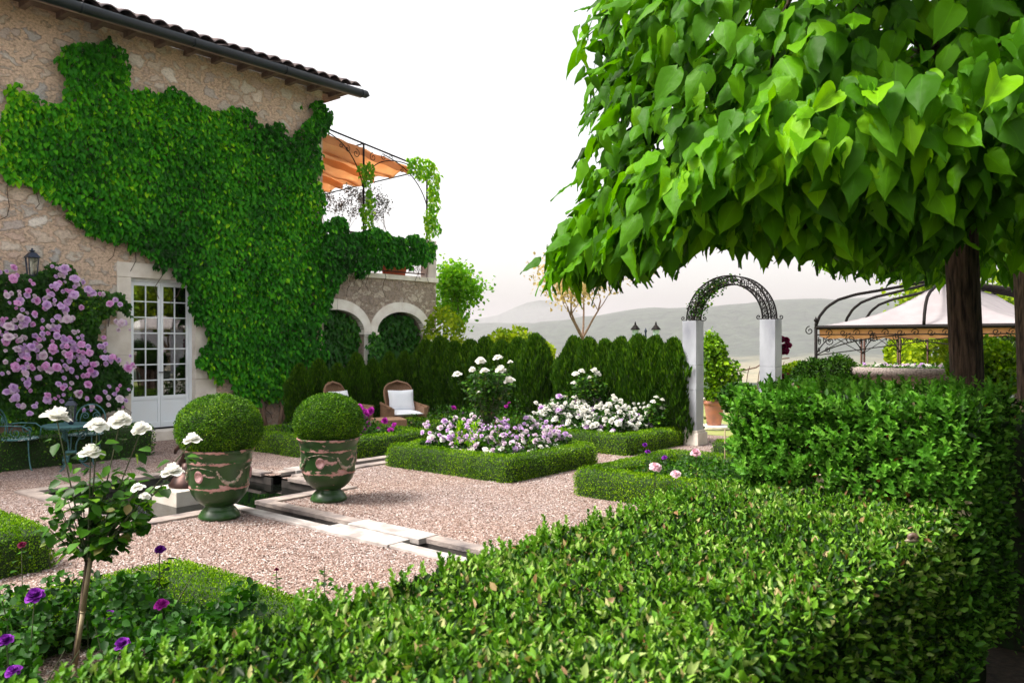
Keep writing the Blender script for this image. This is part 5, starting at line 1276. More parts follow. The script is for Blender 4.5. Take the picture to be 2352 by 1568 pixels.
# ================= wicker seats =================
def wicker_chair(label, loc, rz, pattern=False):
    t = thing('wicker_armchair', label, 'armchair', loc, rz)   # faces local -y
    mb = MB()
    def back(u, v, th=0):
        w = .27*min(1, math.sqrt(max(0, 1-max(0,(v-.55)/.45)**2.4)))*(.82+.3*v)
        x = (u-.5)*2*w; y = .24+.16*v+(-.10*(abs(u-.5)*2)**2)+th; return (x, y, .30+.62*v)
    mb.grid(lambda u, v: back(u, v), 16, 18); mb.grid(lambda u, v: back(1-u, v, .03), 16, 18)
    bk_ = mb.build('backrest', M['wicker'], t, True)
    mb = MB(); rim = [Vector(back(0, i/12, .015)) for i in range(13)]+[Vector(back(1, 1-i/12, .015)) for i in range(13)]
    mb.tube(rim, .02, 7); mb.build('rim', M['wicker'], bk_, True)
    mb = MB(); mb.grid(lambda u, v: ((u-.5)*.56, -.30+.56*v, .30+.02*math.sin(math.pi*v)), 6, 6)
    mb.span(-.28,.28,-.31,.26,.16,.285); mb.build('seat', M['wicker'], t)
    for s in (-1, 1):
        mb = MB(); mb.add([(s*.28,-.32,.16),(s*.28,.28,.16),(s*.28,.28,.5),(s*.28,-.32,.46),(s*.34,-.33,.16),(s*.34,.28,.16),(s*.34,.28,.52),(s*.36,-.33,.47)], [(0,1,2,3),(7,6,5,4),(3,2,6,7),(0,3,7,4),(1,5,6,2),(0,4,5,1)])
        mb.tube([(s*.32,.30,.52),(s*.33,0,.49),(s*.35,-.34,.47)], .028, 7); mb.build('armrest', M['wicker'], t)
        for y in (-.28,.24): mb = MB(); mb.tube([(s*.27,y,.17),(s*.29,y*1.05,0)], [.022,.016], 7); mb.build('leg', M['wicker'], t, True)
    m_ = M['cushion'] if not pattern else M['floral']
    def pillow(name, c, sx, sy, sz, rot):
        mb = MB(); 
        def f(u, v, s):
            x, y = (u-.5)*2, (v-.5)*2; e = (1-abs(x)**3)*(1-abs(y)**3); return (x*sx*(1-.06*(1-abs(y))), y*sy*(1-.06*(1-abs(x))), s*sz*max(0, e)**.55)
        mb.grid(lambda u, v: f(u, v, 1), 14, 14); mb.grid(lambda u, v: f(1-u, v, -1), 14, 14); o = mb.build(name, m_, t, True); o.location = c; o.rotation_euler = rot; return o
    pillow('seat_cushion', (0,-.06,.36), .27, .28, .055, (0,0,0))
    pillow('back_cushion', (.02,.15,.58), .24, .19, .07, (R(72),0,R(-4)))
    return t
m, nt, b = nodes('white_floral_cotton'); co = coords(nt); v_ = N(nt,'ShaderNodeTexVoronoi'); v_.inputs['Scale'].default_value = 16; nt.links.new(co, v_.inputs['Vector'])
cr = ramp(nt, [(0,(.12,.16,.22)),(.28,(.3,.42,.3)),(.34,(.84,.85,.88)),(1,(.84,.86,.9))], v_.outputs['Distance']); nt.links.new(cr.outputs[0], b.inputs['Base Color']); b.inputs['Roughness'].default_value = .9; M['floral'] = m
wicker_chair('honey wicker armchair with plain white cushions facing the garden', P(926,784,14.6)*1.0-Vector((0,0,EYE)), R(28))
c2 = wicker_chair('wicker armchair with floral cushions seen from the side behind the right urn', P(795,784,14.4)-Vector((0,0,EYE)), R(62), True)
wt = thing('wicker_table', 'low square wicker table between the two armchairs', 'table', P(892,784,13.5)-Vector((0,0,EYE)), R(20))
mb = MB(); mb.span(-.26,.26,-.26,.26,.24,.36); mb.build('table_top', M['wicker'], wt, bevel=.012)
for sx in (-1,1):
    for sy in (-1,1): mb = MB(); mb.tube([(sx*.22,sy*.22,.24),(sx*.23,sy*.23,0)], .02, 6); mb.build('leg', M['wicker'], wt, True)

# ================= green metal garden set =================
def metal_chair(label, loc, rz):
    t = thing('garden_chair', label, 'chair', loc, rz); r = .215; zs = .40   # faces local +x
    mb = MB(); mb.lathe([(r*.1,zs-.004),(r*.97,zs-.004),(r*.97,zs+.006),(r*.1,zs+.006)], 28); mb.tube([(r*math.cos(a),r*math.sin(a),zs-.004) for a in np.linspace(0,2*math.pi,29)], .011, 6, False); mb.build('seat', M['teal_seat'], t)
    for a in (40,140,-40,-140):
        c, s = math.cos(R(a)), math.sin(R(a)); mb = MB(); mb.tube(bez((r*c*.9,r*s*.9,zs-.01),(r*c*.95,r*s*.95,.15),(r*c*1.15,r*s*1.15,.03),6)+[Vector((r*c*1.3,r*s*1.3,0))], .009, 6); mb.build('leg', M['teal'], t, True)
    mb = MB()
    def bk(x, z): return Vector((-r*.85-.06*(z-zs)/.35, x, z))
    pts = [bk(-.19*math.cos(math.pi*i/20)*(1 if True else 1), zs+.0+.18+.20*math.sin(math.pi*i/20)) for i in range(21)]; mb.tube([bk(-.15,zs)]+pts+[bk(.15,zs)], .009, 6)
    pts = [bk(-.135*math.cos(math.pi*i/16), zs+.15+.17*math.sin(math.pi*i/16)) for i in range(17)]; mb.tube([bk(-.03,zs)]+pts+[bk(.03,zs)], .006, 5)
    for s in (-1,1): mb.tube(scroll(bk(s*.07, zs+.22), (0,s,0), (0,0,1), .055, 1.5, 0), .006, 5)
    mb.build('backrest', M['teal'], t, True)
    for s in (-1,1):
        mb = MB(); mb.tube([(-r*.9,s*.16,zs+.17),(-.05,s*.21,zs+.18),(.12,s*.22,zs+.17),(.19,s*.21,zs+.12),(.19,s*.17,zs+.01)], .008, 6); mb.tube(scroll((.03,s*.21,zs+.09),(1,0,0),(0,0,1),.07,1.4,2), .006, 5); mb.build('armrest', M['teal'], t, True)
    return t
m, nt, b = nodes('pierced_green_metal'); co = coords(nt); v_ = N(nt,'ShaderNodeTexVoronoi'); v_.inputs['Scale'].default_value = 38; nt.links.new(co, v_.inputs['Vector'])
cr = ramp(nt, [(0,(.8,.82,.8)),(.3,(.7,.74,.72)),(.36,(.05,.16,.17)),(1,(.06,.19,.2))], v_.outputs['Distance']); nt.links.new(cr.outputs[0], b.inputs['Base Color']); b.inputs['Roughness'].default_value = .5; M['teal_seat'] = m
metal_chair('verdigris green metal garden chair at the left edge, facing the table', P(44,784,10.42)-Vector((0,0,EYE)), R(12))
metal_chair('green metal garden chair behind the round table', P(196,784,10.95)-Vector((0,0,EYE)), R(-80))
tb = thing('garden_table', 'round verdigris green metal garden table with curled legs', 'table', P(163,784,10.45)-Vector((0,0,EYE)), 0)
mb = MB(); mb.lathe([(.01,.555),(.33,.555),(.335,.565),(.33,.575),(.01,.575)], 36); mb.build('table_top', M['teal'], tb)
mb = MB(); mb.lathe([(.3,.535),(.305,.535),(.305,.555),(.3,.555)], 36, cap=False); mb.lathe([(.06,.2),(.07,.22),(.06,.24)], 16); mb.build('ring', M['teal'], tb)
for k in range(3):
    a = k*2.094+.5; ex = Vector((math.cos(a),math.sin(a),0)); ez = Vector((0,0,1)); mb = MB()
    mb.tube(bez(ex*.28+ez*.55, ex*.02+ez*.42, ex*.06+ez*.2, 8)+bez(ex*.06+ez*.2, ex*.12+ez*.02, ex*.25, 6)[1:], .010, 6); mb.tube(scroll(ex*.13+ez*.42, ex, ez, .07, 1.5, 0), .007, 5); mb.tube(scroll(ex*.15+ez*.13, ex, ez, .06, 1.4, 1.5), .007, 5); mb.build('leg', M['teal'], tb, True)
lantern('table_lantern', 'dark glass-sided lantern standing on the round green table', tb.location+Vector((.0,0,.576)), R(20), .36, False)
for o in bpy.data.objects:
    if o.parent and o.parent.name.startswith('table_lantern') and (o.name.startswith('roof')): o.rotation_euler = (0,0,R(45))
# ================= marble and iron arch =================
AA = 11.85
arch = thing('garden_arch', 'wrought iron arch on two grey marble columns framing the garden path', 'arch', ab(AA,5.35,0), TH)
for b in (5.99, 4.71):
    mb = MB(); [mb.span(-.13-e_,.13+e_,b-5.35-.12-e_,b-5.35+.12+e_,z0_,z1_) for z0_,z1_,e_ in ((.24,.88,0),(.883,1.27,.0015),(1.273,1.98,0))]; mb.build('column', M['marble'], arch, bevel=.005)
    mb = MB(); mb.span(-.17,.17,b-5.35-.17,b-5.35+.17,0,.2); mb.span(-.15,.15,b-5.35-.15,b-5.35+.15,.202,.238); mb.build('pedestal', M['limestone'], arch, bevel=.008)
for k, (x, dr_) in enumerate(((-.12,.0),(-.12,.13),(.12,0),(.12,.13))):
    Rr = .56+dr_; cz = 1.99
    mb = MB(); mb.tube([(x, Rr*math.cos(t), cz+(Rr*.98)*math.sin(t)) for t in np.linspace(0, math.pi, 41)], .010, 6); mb.build('rib', M['iron'], arch, True)
mb = MB()
for i in range(34):
    t = math.pi*(i+.5)/34; rm = .625
    for x in (-.12, .12):
        c = (x, rm*math.cos(t), 1.99+rm*math.sin(t)*.98); er = Vector((0,math.cos(t),math.sin(t))); et = Vector((0,-math.sin(t),math.cos(t)))
        mb.tube(scroll(c, er, et, .052, 1.3, (i%2)*math.pi, 12), .0055, 4)
    for rad in (.56,.69):
        c = Vector((0, rad*math.cos(t), 1.99+rad*math.sin(t)*.98)); et = Vector((0,-math.sin(t),math.cos(t)))
        mb.tube(scroll(c+Vector((-.06,0,0)), (1,0,0), et, .045, 1.2, 0, 10), .005, 4); mb.tube(scroll(c+Vector((.06,0,0)), (-1,0,0), et, .045, 1.2, 0, 10), .005, 4)
mb.build('scrollwork', M['iron'], arch)
for y in (-.72,.72,-.53,.53):
    s = 1 if abs(y) > .6 else -1; sg = (1 if y > 0 else -1)*s
    for x in (-.12,.12):
        mb = MB(); mb.tube([(x,y-sg*.03,1.985)]+scroll((x,y+sg*.03,2.02), (0,-sg*0-0,-1), (0,sg,0), .035, 1.1, 0, 12), .008, 5)
        mb.build('volute', M['iron'], arch, True)
# rose climbing over the arch
cr_ = thing('climbing_rose', 'thin climbing rose winding over the left side of the iron arch', 'climbing rose', ab(AA+.15,5.95,0))
pts = []; mb = MB(); LP = []
for s in range(5):
    ph0 = .05*s; line = [ab(AA+.22,5.95+.05*s-.1,0)]
    for i in range(20):
        t = i/19*1.75*(.6+.1*s); rr_ = .60+.05*math.sin(i*1.1+s*2); 
        if i < 3: line.append(ab(AA+.2, 5.97+.03*s-.05, .3+.55*i))
        line.append(ab(AA+.02+.12*math.sin(i*.9+s), 5.35+rr_*math.cos(t), 2.0+rr_*math.sin(t)*.98)) if i >= 3 else None
    line = [p for p in line if p is not None]; mb.tube([p-cr_.location for p in line], .006, 4); LP += line
mb.build('stems', M['bark'], cr_)
n = 900; idx = RNG.integers(0, len(LP), n); PP = np.array([tuple(LP[i]) for i in idx])+RNG.normal(0,.05,(n,3)); leafobj('foliage', M['rose_leaf'], cr_, T_OVAL, PP, randn3(n)+np.array([0,0,-.3]), randn3(n)+np.array([0,-.5,.5]), .042*RNG.uniform(.6,1.2,n), None, cr_.location)

# ================= potted plants beyond =================
def pot(mb, r, h): mb.lathe([(r*.62,0),(r*.66,.01),(r*.9,h*.82),(r*.91,h*.84),(r,h*.85),(r*1.02,h),(r*.9,h),(r*.86,h*.85),(r*.8,h*.8)], 24)
def potplant(label, loc, r, h, blobs, n, ls, m, cat='potted shrub'):
    t = thing('potted_shrub', label, cat, loc); mb = MB(); pot(mb, r, h); mb.build('pot', M['terracotta'], t, True); mb = MB()
    PP, NN = [], []
    for (c, rad, w_) in blobs:
        V, Q = ellip(c, rad, 18, 10, .12, 2.4, -.8); p, nn_ = sample(V, Q, int(n*w_)); PP.append(p*1.0 + (np.array(c)-p)*(RNG.random((len(p),1))**2*.7)); NN.append(nn_)
        for k in range(5): e = randn3(1)[0]; mb.tube([Vector((0,0,h*.8)), Vector(c)*.5+Vector((0,0,h*.4)), Vector(c)+Vector(e*np.array(rad)*.8)], [.012,.009,.003], 4)
    PP, NN = np.concatenate(PP), np.concatenate(NN); k = len(PP)
    leafobj('foliage', m, t, T_OVAL, PP, NN*.5+randn3(k)*.7+np.array([0,0,-.1]), NN+randn3(k)*.6+np.array([0,0,.5]), ls*RNG.uniform(.6,1.2,k)); mb.build('stems', M['stem'], t); return t
pp = P(1640,784,15.2)-Vector((0,0,EYE))
potplant('leafy citrus shrub in a tall terracotta pot seen through the arch', pp, .2, .46, [((.0,0,1.25),(.25,.25,.4),.35),((.1,0,1.0),(.42,.35,.25),.35),((-.05,0,1.55),(.13,.13,.25),.08),((.15,-.05,.62),(.42,.3,.17),.22)], 2600, .085, M['box'])
sb = thing('stone_slab', 'round pale stone base under the tall terracotta pot', 'stone base', pp+Vector((0,0,-.0)), 0); sb.location.z = .0
mb = MB(); mb.lathe([(.3,.0),(.34,.02),(.34,.06),(.3,.075)], 26); mb.build('slab', M['limestone'], sb)
for o in bpy.data.objects:
    if o.name.startswith('potted_shrub') and o.parent is None: o.location.z = .076
potplant('small plant with white flowers in a terracotta pot in the hedge gap', P(1294,784,16.5)-Vector((0,0,EYE)), .2, .42, [((0,0,.85),(.2,.2,.4),1)], 700, .06, M['tree_green'])
bn = thing('stone_bench', 'pale stone bench on the lawn seen through the arch', 'bench', P(1618,784,17.5)-Vector((0,0,EYE)), R(10))
mb = MB(); mb.span(-.5,.5,-.2,.2,.36,.43); mb.build('seat', M['limestone'], bn, bevel=.008)
for x in (-.36,.36): mb = MB(); mb.span(x-.06,x+.06,-.15,.15,0,.358); mb.build('leg', M['limestone'], bn)
fe = thing('iron_railing', 'thin rusty iron garden railing beyond the arch', 'railing', P(1715,784,17)-Vector((0,0,EYE)))
mb = MB(); mb.tube([(-.9,0,.98),(-.5,0,1.0),(-.1,0,1.03),(.2,0,1.1),(.42,0,1.25),(.9,0,1.3)], .014, 5); mb.tube([(-.9,0,.3),(1.2,0,.3)], .01, 5)
for i in range(7): x = -.75+i*.24; mb.tube(bez((x+.1,0,1.04+.03*i),(x,0,.95),(x,0,.0),6), .008, 4)
mb.build('rails', M['iron_rust'], fe)
# double lamp post
lp = thing('lamp_post', 'dark green double lantern lamp post behind the thuja hedge', 'lamp post', P(1483,784,19.5)-Vector((0,0,EYE)))
mb = MB(); mb.lathe([(.09,0),(.09,.12),(.05,.16),(.035,.4),(.03,1.5),(.045,1.55),(.03,1.6),(.02,1.85),(.035,1.9),(.004,1.98)], 12); mb.build('post', M['iron_blue'], lp, True)
for s in (-1,1):
    mb = MB(); mb.tube(bez((0,0,1.55),(s*.22,0,1.5),(s*.25,0,1.68),8), .014, 6); mb.tube(scroll((s*.12,0,1.60),(s,0,0),(0,0,1),.05,1.2,0), .008, 4); mb.build('arm', M['iron_blue'], lp, True)
    mb = MB(); mb.lathe([(.045,1.70),(.085,1.93)], 6, (s*.25,0,0)); lm_ = mb.build('lamp', M['lamp_glass'], lp)
    mb = MB(); mb.lathe([(.12,1.93),(.11,1.955),(.05,2.03),(.02,2.06),(.025,2.08),(.003,2.14)], 8, (s*.25,0,0)); mb.lathe([(.05,1.68),(.05,1.70)], 8, (s*.25,0,0)); mb.build('lamp_roof', M['iron'], lm_)

# ================= stone basin =================
bs = thing('stone_basin', 'large round speckled stone basin on a foot behind the privet hedge', 'fountain basin', P(2096,784,11.0)-Vector((0,0,EYE)))
mb = MB(); mb.lathe([(.25,0),(.27,.1),(.2,.2),(.18,.55),(.3,.75),(.6,1.0),(.74,1.17)], 40, cap=False); mb.build('bowl', M['basin_body'], bs, True)
mb = MB(); mb.lathe([(.72,1.165),(.84,1.19),(.875,1.24),(.865,1.285),(.83,1.31),(.74,1.30),(.70,1.22),(.3,1.02),(.01,.98)], 48, cap=False); mb.build('rim', M['basin'], bs, True)
n = 900; th = RNG.uniform(0,6.28,n); rr_ = np.sqrt(RNG.random(n))*.7; PP = np.stack([rr_*np.cos(th), rr_*np.sin(th), 1.25+RNG.random(n)*.07], 1)
fl = thing('basin_flowers', 'low pale flowers filling the round stone basin', 'flowers', bs.location+Vector((0,0,1.2))); leafobj('leaves', M['rose_leaf'], fl, T_OVAL, PP-np.array([0,0,1.2]), randn3(n), np.tile([0,0,1.],(n,1)), .05*np.ones(n)); 
random.seed(4)
for k in range(30):
    a = random.uniform(0,6.28); r = random.uniform(.1,.68); bloom(fl, random.choice(('white','pale','lilac')), fl.location+Vector((r*math.cos(a), r*math.sin(a), .12)), random.uniform(.05,.09))

# ================= gazebo =================
GA, GB, GL, GW, GZ, GR = 18.2, 4.0, 10.5, 2.2, 1.96, 3.02
gz = thing('gazebo', 'long wrought iron gazebo with an off-white tent roof beyond the privet hedge', 'gazebo', ab(GA,GB,0), TH)
posts = [(a, s*GW) for a in (0,3.5,7.0,10.5) for s in (1,-1)]
for (a, b) in posts:
    for da in ((0,) if a in (0,10.5) else (-.12,.12)):
        mb = MB(); mb.tube([(a+da,b,-.35),(a+da,b,GZ)], .027 if a else .036, 8); mb.build('post', M['iron'] if a == 0 else M['iron_rust'], gz, True)
mb = MB(); mb.tube([(0,GW,GZ+.0),(0,GW,GZ+.12)], [.03,.03], 8); mb.lathe([(.02,.12),(.045,.15),(.045,.17),(.02,.2),(.003,.25)], 10, (0,GW,GZ)); mb.tube(scroll((0,GW+.14,GZ-.07),(0,-1,0),(0,0,1),.10,1.3,math.pi*.5), .012, 5); mb.build('finial', M['iron'], gz, True)
def beam(p0, p1, nm='beam'):
    mb = MB(); mb.tube([p0, p1], .045, 4); mb.tube([Vector(p0)-Vector((0,0,.16)), Vector(p1)-Vector((0,0,.16))], .014, 5); mb.build(nm, M['iron'], gz)
beam((0,GW,GZ),(0,-GW,GZ)); beam((0,GW,GZ),(GL,GW,GZ)); beam((0,-GW,GZ),(GL,-GW,GZ)); beam((GL,GW,GZ),(GL,-GW,GZ))
RP = [(0,0),(.03,.2),(.09,.40),(.18,.55),(.32,.66),(.5,.74),(.75,.86),(1,1)]
def ribpts(p0, p1, n=24):
    out = []
    for i in range(n+1):
        t = i/n; tt = t**1.4; h = np.interp(tt, [q[0] for q in RP], [q[1] for q in RP]); out.append(Vector((p0[0]+(p1[0]-p0[0])*tt, p0[1]+(p1[1]-p0[1])*tt, GZ+.04+(GR-GZ)*h)))
    return out
RS = 1.7
ribs = [((0,s*GW),(RS,0)) for s in (1,-1)]+[((0,0),(RS,0))]+[((a,s*GW),(min(max(a,RS),GL-RS),0)) for a in (2.0,3.5,5.2,7.0,8.7) for s in (1,-1)]+[((GL,s*GW),(GL-RS,0)) for s in (1,-1)]
for p0, p1 in ribs:
    mb = MB(); mb.tube(ribpts(p0, p1), .034, 7); mb.build('rib', M['iron'], gz, True)
mb = MB(); mb.tube([(RS,0,GR+.04),(GL-RS,0,GR+.04)], .035, 6); mb.build('ridge', M['iron'], gz)
def tent(u, v):
    a = GL*u; b = -GW+2*GW*v; t = min((GW-abs(b))/GW, a/RS, (GL-a)/RS); t = max(0, min(1, t))
    return (a, b, GZ+.03+(GR-GZ-.06)*(.30*t+.70*t**2.2)+.012*math.sin(a*5)*t*(1-t)*4)
mb = MB(); mb.grid(tent, 84, 44); mb.build('tent_roof', M['tent'], gz, True)
mb = MB()   # cloth band under the beams
for x0, y0, x1, y1 in ((.06,GW-.06,.06,-GW+.06),(.06,GW-.06,GL,GW-.06),(.06,-GW+.06,GL,-GW+.06)):
    L_ = math.hypot(x1-x0, y1-y0); mb.grid(lambda u, v: (x0+(x1-x0)*u, y0+(y1-y0)*u, GZ-.03-(.17+.05*abs(math.sin(u*L_*1.8)))*v), 60, 2)
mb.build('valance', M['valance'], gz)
mb = MB()
def brk(p, d, bay, drop=.62):
    p = Vector(p); d = Vector(d); z = Vector((0,0,1)); L = p-z*drop; H = p+d*bay*.48-z*.16; mb.tube(bez(L, p+d*bay*.16-z*.2, H, 12), .014, 5)
    mb.tube([L, p+d*bay*.35-z*.40, p+d*bay*.62-z*.22], .011, 4)
    for fx, fz, rr_ in ((.07,.30,.11),(.17,.25,.12),(.28,.23,.10),(.38,.22,.08),(.06,.5,.06)): mb.tube(scroll(p+d*bay*fx-z*fz, d, z, rr_, 1.5, math.pi*.5, 16), .010, 4)
for s in (1,-1):
    for a in (0,3.5,7.0): brk((a,s*GW,GZ), (1,0,0), 3.5); brk((a+3.5,s*GW,GZ), (-1,0,0), 3.5)
brk((0,GW,GZ),(0,-1,0),4.4); brk((0,-GW,GZ),(0,1,0),4.4); brk((GL,GW,GZ),(0,-1,0),4.4); brk((GL,-GW,GZ),(0,1,0),4.4)
for k in range(14): mb.tube(scroll((0.0,GW-.3-k*.29,GZ-.12),(0,1,0),(0,0,1),.08,1.3,(k%2)*3.14,14), .009, 4)
mb.build('scrollwork', M['iron'], gz)

# ================= trees =================
def skel(loc_h, seed, trunk_h, trunk_r, levels, spread, length, lean=0., nb_=(3,4), up=.35):
    rg = random.Random(seed); segs = []; tips = []
    def grow(p, d, l, r, lv):
        n_ = 4; pts = [p]; rs_ = [r]
        for i in range(n_):
            d = (d+Vector((rg.gauss(0,.13), rg.gauss(0,.13), rg.gauss(0,.08)+up*.12))).normalized(); p = p+d*l/n_; pts.append(p); rs_.append(r*(1-.45*(i+1)/n_))
        segs.append((pts, rs_))
        if lv == 0: tips.append((pts[-1], d)); tips.append((pts[-2], d)); return
        for k in range(rg.randint(*nb_)):
            az = rg.uniform(0, 6.28); e = Vector((math.cos(az), math.sin(az), 0)); nd = (d*(1-spread)+e*spread+Vector((0,0,up*.5))).normalized()
            grow(pts[-1 if k else -1] if rg.random() < .6 else pts[-2], nd, l*rg.uniform(.55,.85), rs_[-1]*.75, lv-1)
    d0 = Vector((lean, 0, 1)).normalized(); grow(Vector((0,0,0)), d0, trunk_h, trunk_r, 0) if levels < 0 else None
    grow(Vector((0,0,0)), d0, trunk_h, trunk_r, levels); return segs, tips
def tree(name, label, cat, loc, seed, trunk_h, trunk_r, levels, spread, m, bark, ls, per, cl, group=None, squash=1., tpl=T_OVAL, up=.35):
    t = thing(name, label, cat, loc, 0, group); segs, tips = skel(None, seed, trunk_h, trunk_r, levels, spread, 0, up=up)
    mb = MB()
    for pts, rs_ in segs: mb.tube(pts, rs_, 6 if rs_[0] > .02 else 4, False)
    mb.build('trunk', M[bark], t, True)
    C = np.array([tuple(p) for p, d in tips]); n = len(C)*per; idx = np.repeat(np.arange(len(C)), per)
    PP = C[idx]+RNG.normal(0, cl, (n,3))*np.array([1,1,.75]); rnd = np.clip(.5+nzarr(PP, 1.6, seed)*.5+RNG.normal(0,.2,n), 0, 1)
    leafobj('crown', m, t, tpl, PP, randn3(n)+np.array([0,0,-.25]), randn3(n)*.8+np.array([0,0,.6]), ls*RNG.uniform(.6,1.25,n), rnd); return t
def gp(u, Y, z=0): p = P(u, 784, Y); p.z = z; return p
tree('tree', 'pale golden slender tree with bare lower branches behind the thuja hedge', 'tree', gp(1350,21), 5, 1.85, .075, 3, .56, M['tree_gold'], 'bark_pale', .09, 34, .24, up=.4).rotation_euler = (0,0,R(50))
tree('tree', 'fresh green young tree right of the terrace arches', 'tree', gp(1062,19), 12, 1.35, .05, 3, .38, M['tree_green'], 'bark', .1, 50, .17, up=.55)
for i, (u, z) in enumerate(((795,0),(893,0))):
    a, _ = onb(u, 500, 15.4)
    tree('tree', ('left','right')[i]+' of the two thin olive trees on the terrace', 'tree', ab(a, 15.4, 3.0), 40+i, .95, .03, 3, .4, M['tree_grey'], 'bark', .05, 12, .07, up=.6)
def shrub(name, label, cat, c, rad, n, ls, m, group=None, z0=-.9, amp=.1, tpl=T_OVAL, out=.5, core=True):
    t = thing(name, label, cat, (c[0], c[1], 0), 0, group); V, Q = ellip((0,0,c[2]), rad, 26, 14, amp, 2.2, z0)
    if core: C = V.copy(); C[:,:2] *= .82; C[:,2] = (V[:,2]-c[2])*.82+c[2]; coreobj('shade_core', C, Q, M['box_core'], t, (0,0,0))
    Pn, T, NN, S = shell(V, Q, n, (-.22*rad[0], .06*rad[0]), out, .2, .8, ls)
    leafobj('foliage', m, t, tpl, Pn, T, NN, S, np.clip(RNG.random(n)*.8+nzarr(Pn, 2, 3)*.5+.1, 0, 1))
    mb = MB()
    for k in range(5): e = randn3(1)[0]; mb.tube([(e[0]*.04,e[1]*.04,0),(e[0]*rad[0]*.3,e[1]*rad[1]*.3,c[2]*.6),(e[0]*rad[0]*.6,e[1]*rad[1]*.6,c[2])], [.02,.015,.006], 5)
    mb.build('stems', M['bark'], t); return t
for (u, v, Y, rx, rz__, lb) in ((1150,812,17.5,.35,.5,'yellow-green bush behind the left part of the thuja hedge'),(1190,806,17.5,.4,.5,'yellow-green bush peeping over the thuja hedge top'),(1240,826,17.5,.3,.4,'lime bush left of the hedge gap'),(1020,780,18,.45,.7,'lime green bush at the foot of the terrace corner')):
    p = P(u, v, Y); shrub('bush', lb, 'bush', (p.x,p.y,p.z), (rx,rx,rz__), 900, .09, M['tree_lime'], core=False)
for (u, v, Y, rx, rz__, m_, lb) in ((1868,872,11.5,.27,.28,'thuja','dark round conifer between the red rose and the stone basin'),(1922,868,11.2,.3,.3,'thuja','dark round conifer touching the left rim of the stone basin'),(1830,868,13,.26,.22,'tree_lime','light green bush right of the dark red rose'),
      (1830,905,10,.3,.15,'rose_leaf','low pale-flowered bush right of the right marble column'),(2262,850,9.5,.36,.35,'box','rounded dark green shrub right of the catalpa trunk'),(2330,845,10.5,.5,.4,'thuja','wide dark shrub at the right edge behind the clipped hedge'),
      (1700,915,12.5,.28,.2,'rose_leaf','grey-green bush below the arch opening')):
    p = P(u, v, Y); shrub('shrub', lb, 'shrub', (p.x,p.y,p.z), (rx,rx,rz__), 3600, .06 if m_ != 'thuja' else .05, M[m_], tpl=T_NARROW if m_ == 'thuja' else T_OVAL)
for i, (u, Y, h, s, lb) in enumerate(((2240,32,2.2,61,'lime green tree behind the gazebo, right of the catalpa trunk'),(2100,38,1.6,62,'yellow-green tree behind the far end of the gazebo'),(2330,30,2.0,63,'sunlit yellow-green tree at the right edge'))):
    tree('tree', lb, 'tree', gp(u, Y, -.4), s, h, .12, 3, .55, M['tree_lime'], 'bark_pale', .22, 34, .42, up=.3)
for (u, v, Y, rx, rz__, lb) in ((2085,815,30,.7,.7,'lime bush left of the catalpa trunk under the gazebo'),(2280,815,24,1.3,.9,'lime bush under the right part of the gazebo'),(2140,820,27,1.0,.8,'yellow-green bush close to the trunk under the gazebo')):
    p = P(u, v, Y); shrub('bush', lb, 'bush', (p.x,p.y,p.z), (rx,rx,rz__), 1700, .16, M['tree_lime'], core=False)
rk = thing('stone_ball', 'grey round stone behind the shrubs at the right edge', 'stone', P(2342,784,10.2)-Vector((0,0,EYE-0))); V, Q = ellip((0,0,1.27), (.12,.12,.1), 20, 12, .03, 3, -.9); me = npmesh('ball', V, Q, smooth=True); me.materials.append(M['basin']); linkmesh('ball', me, rk)
mb = MB(); mb.lathe([(.1,0),(.1,.1),(.06,.2),(.06,1.1),(.1,1.18)], 12); mb.build('pedestal', M['basin'], rk, True)

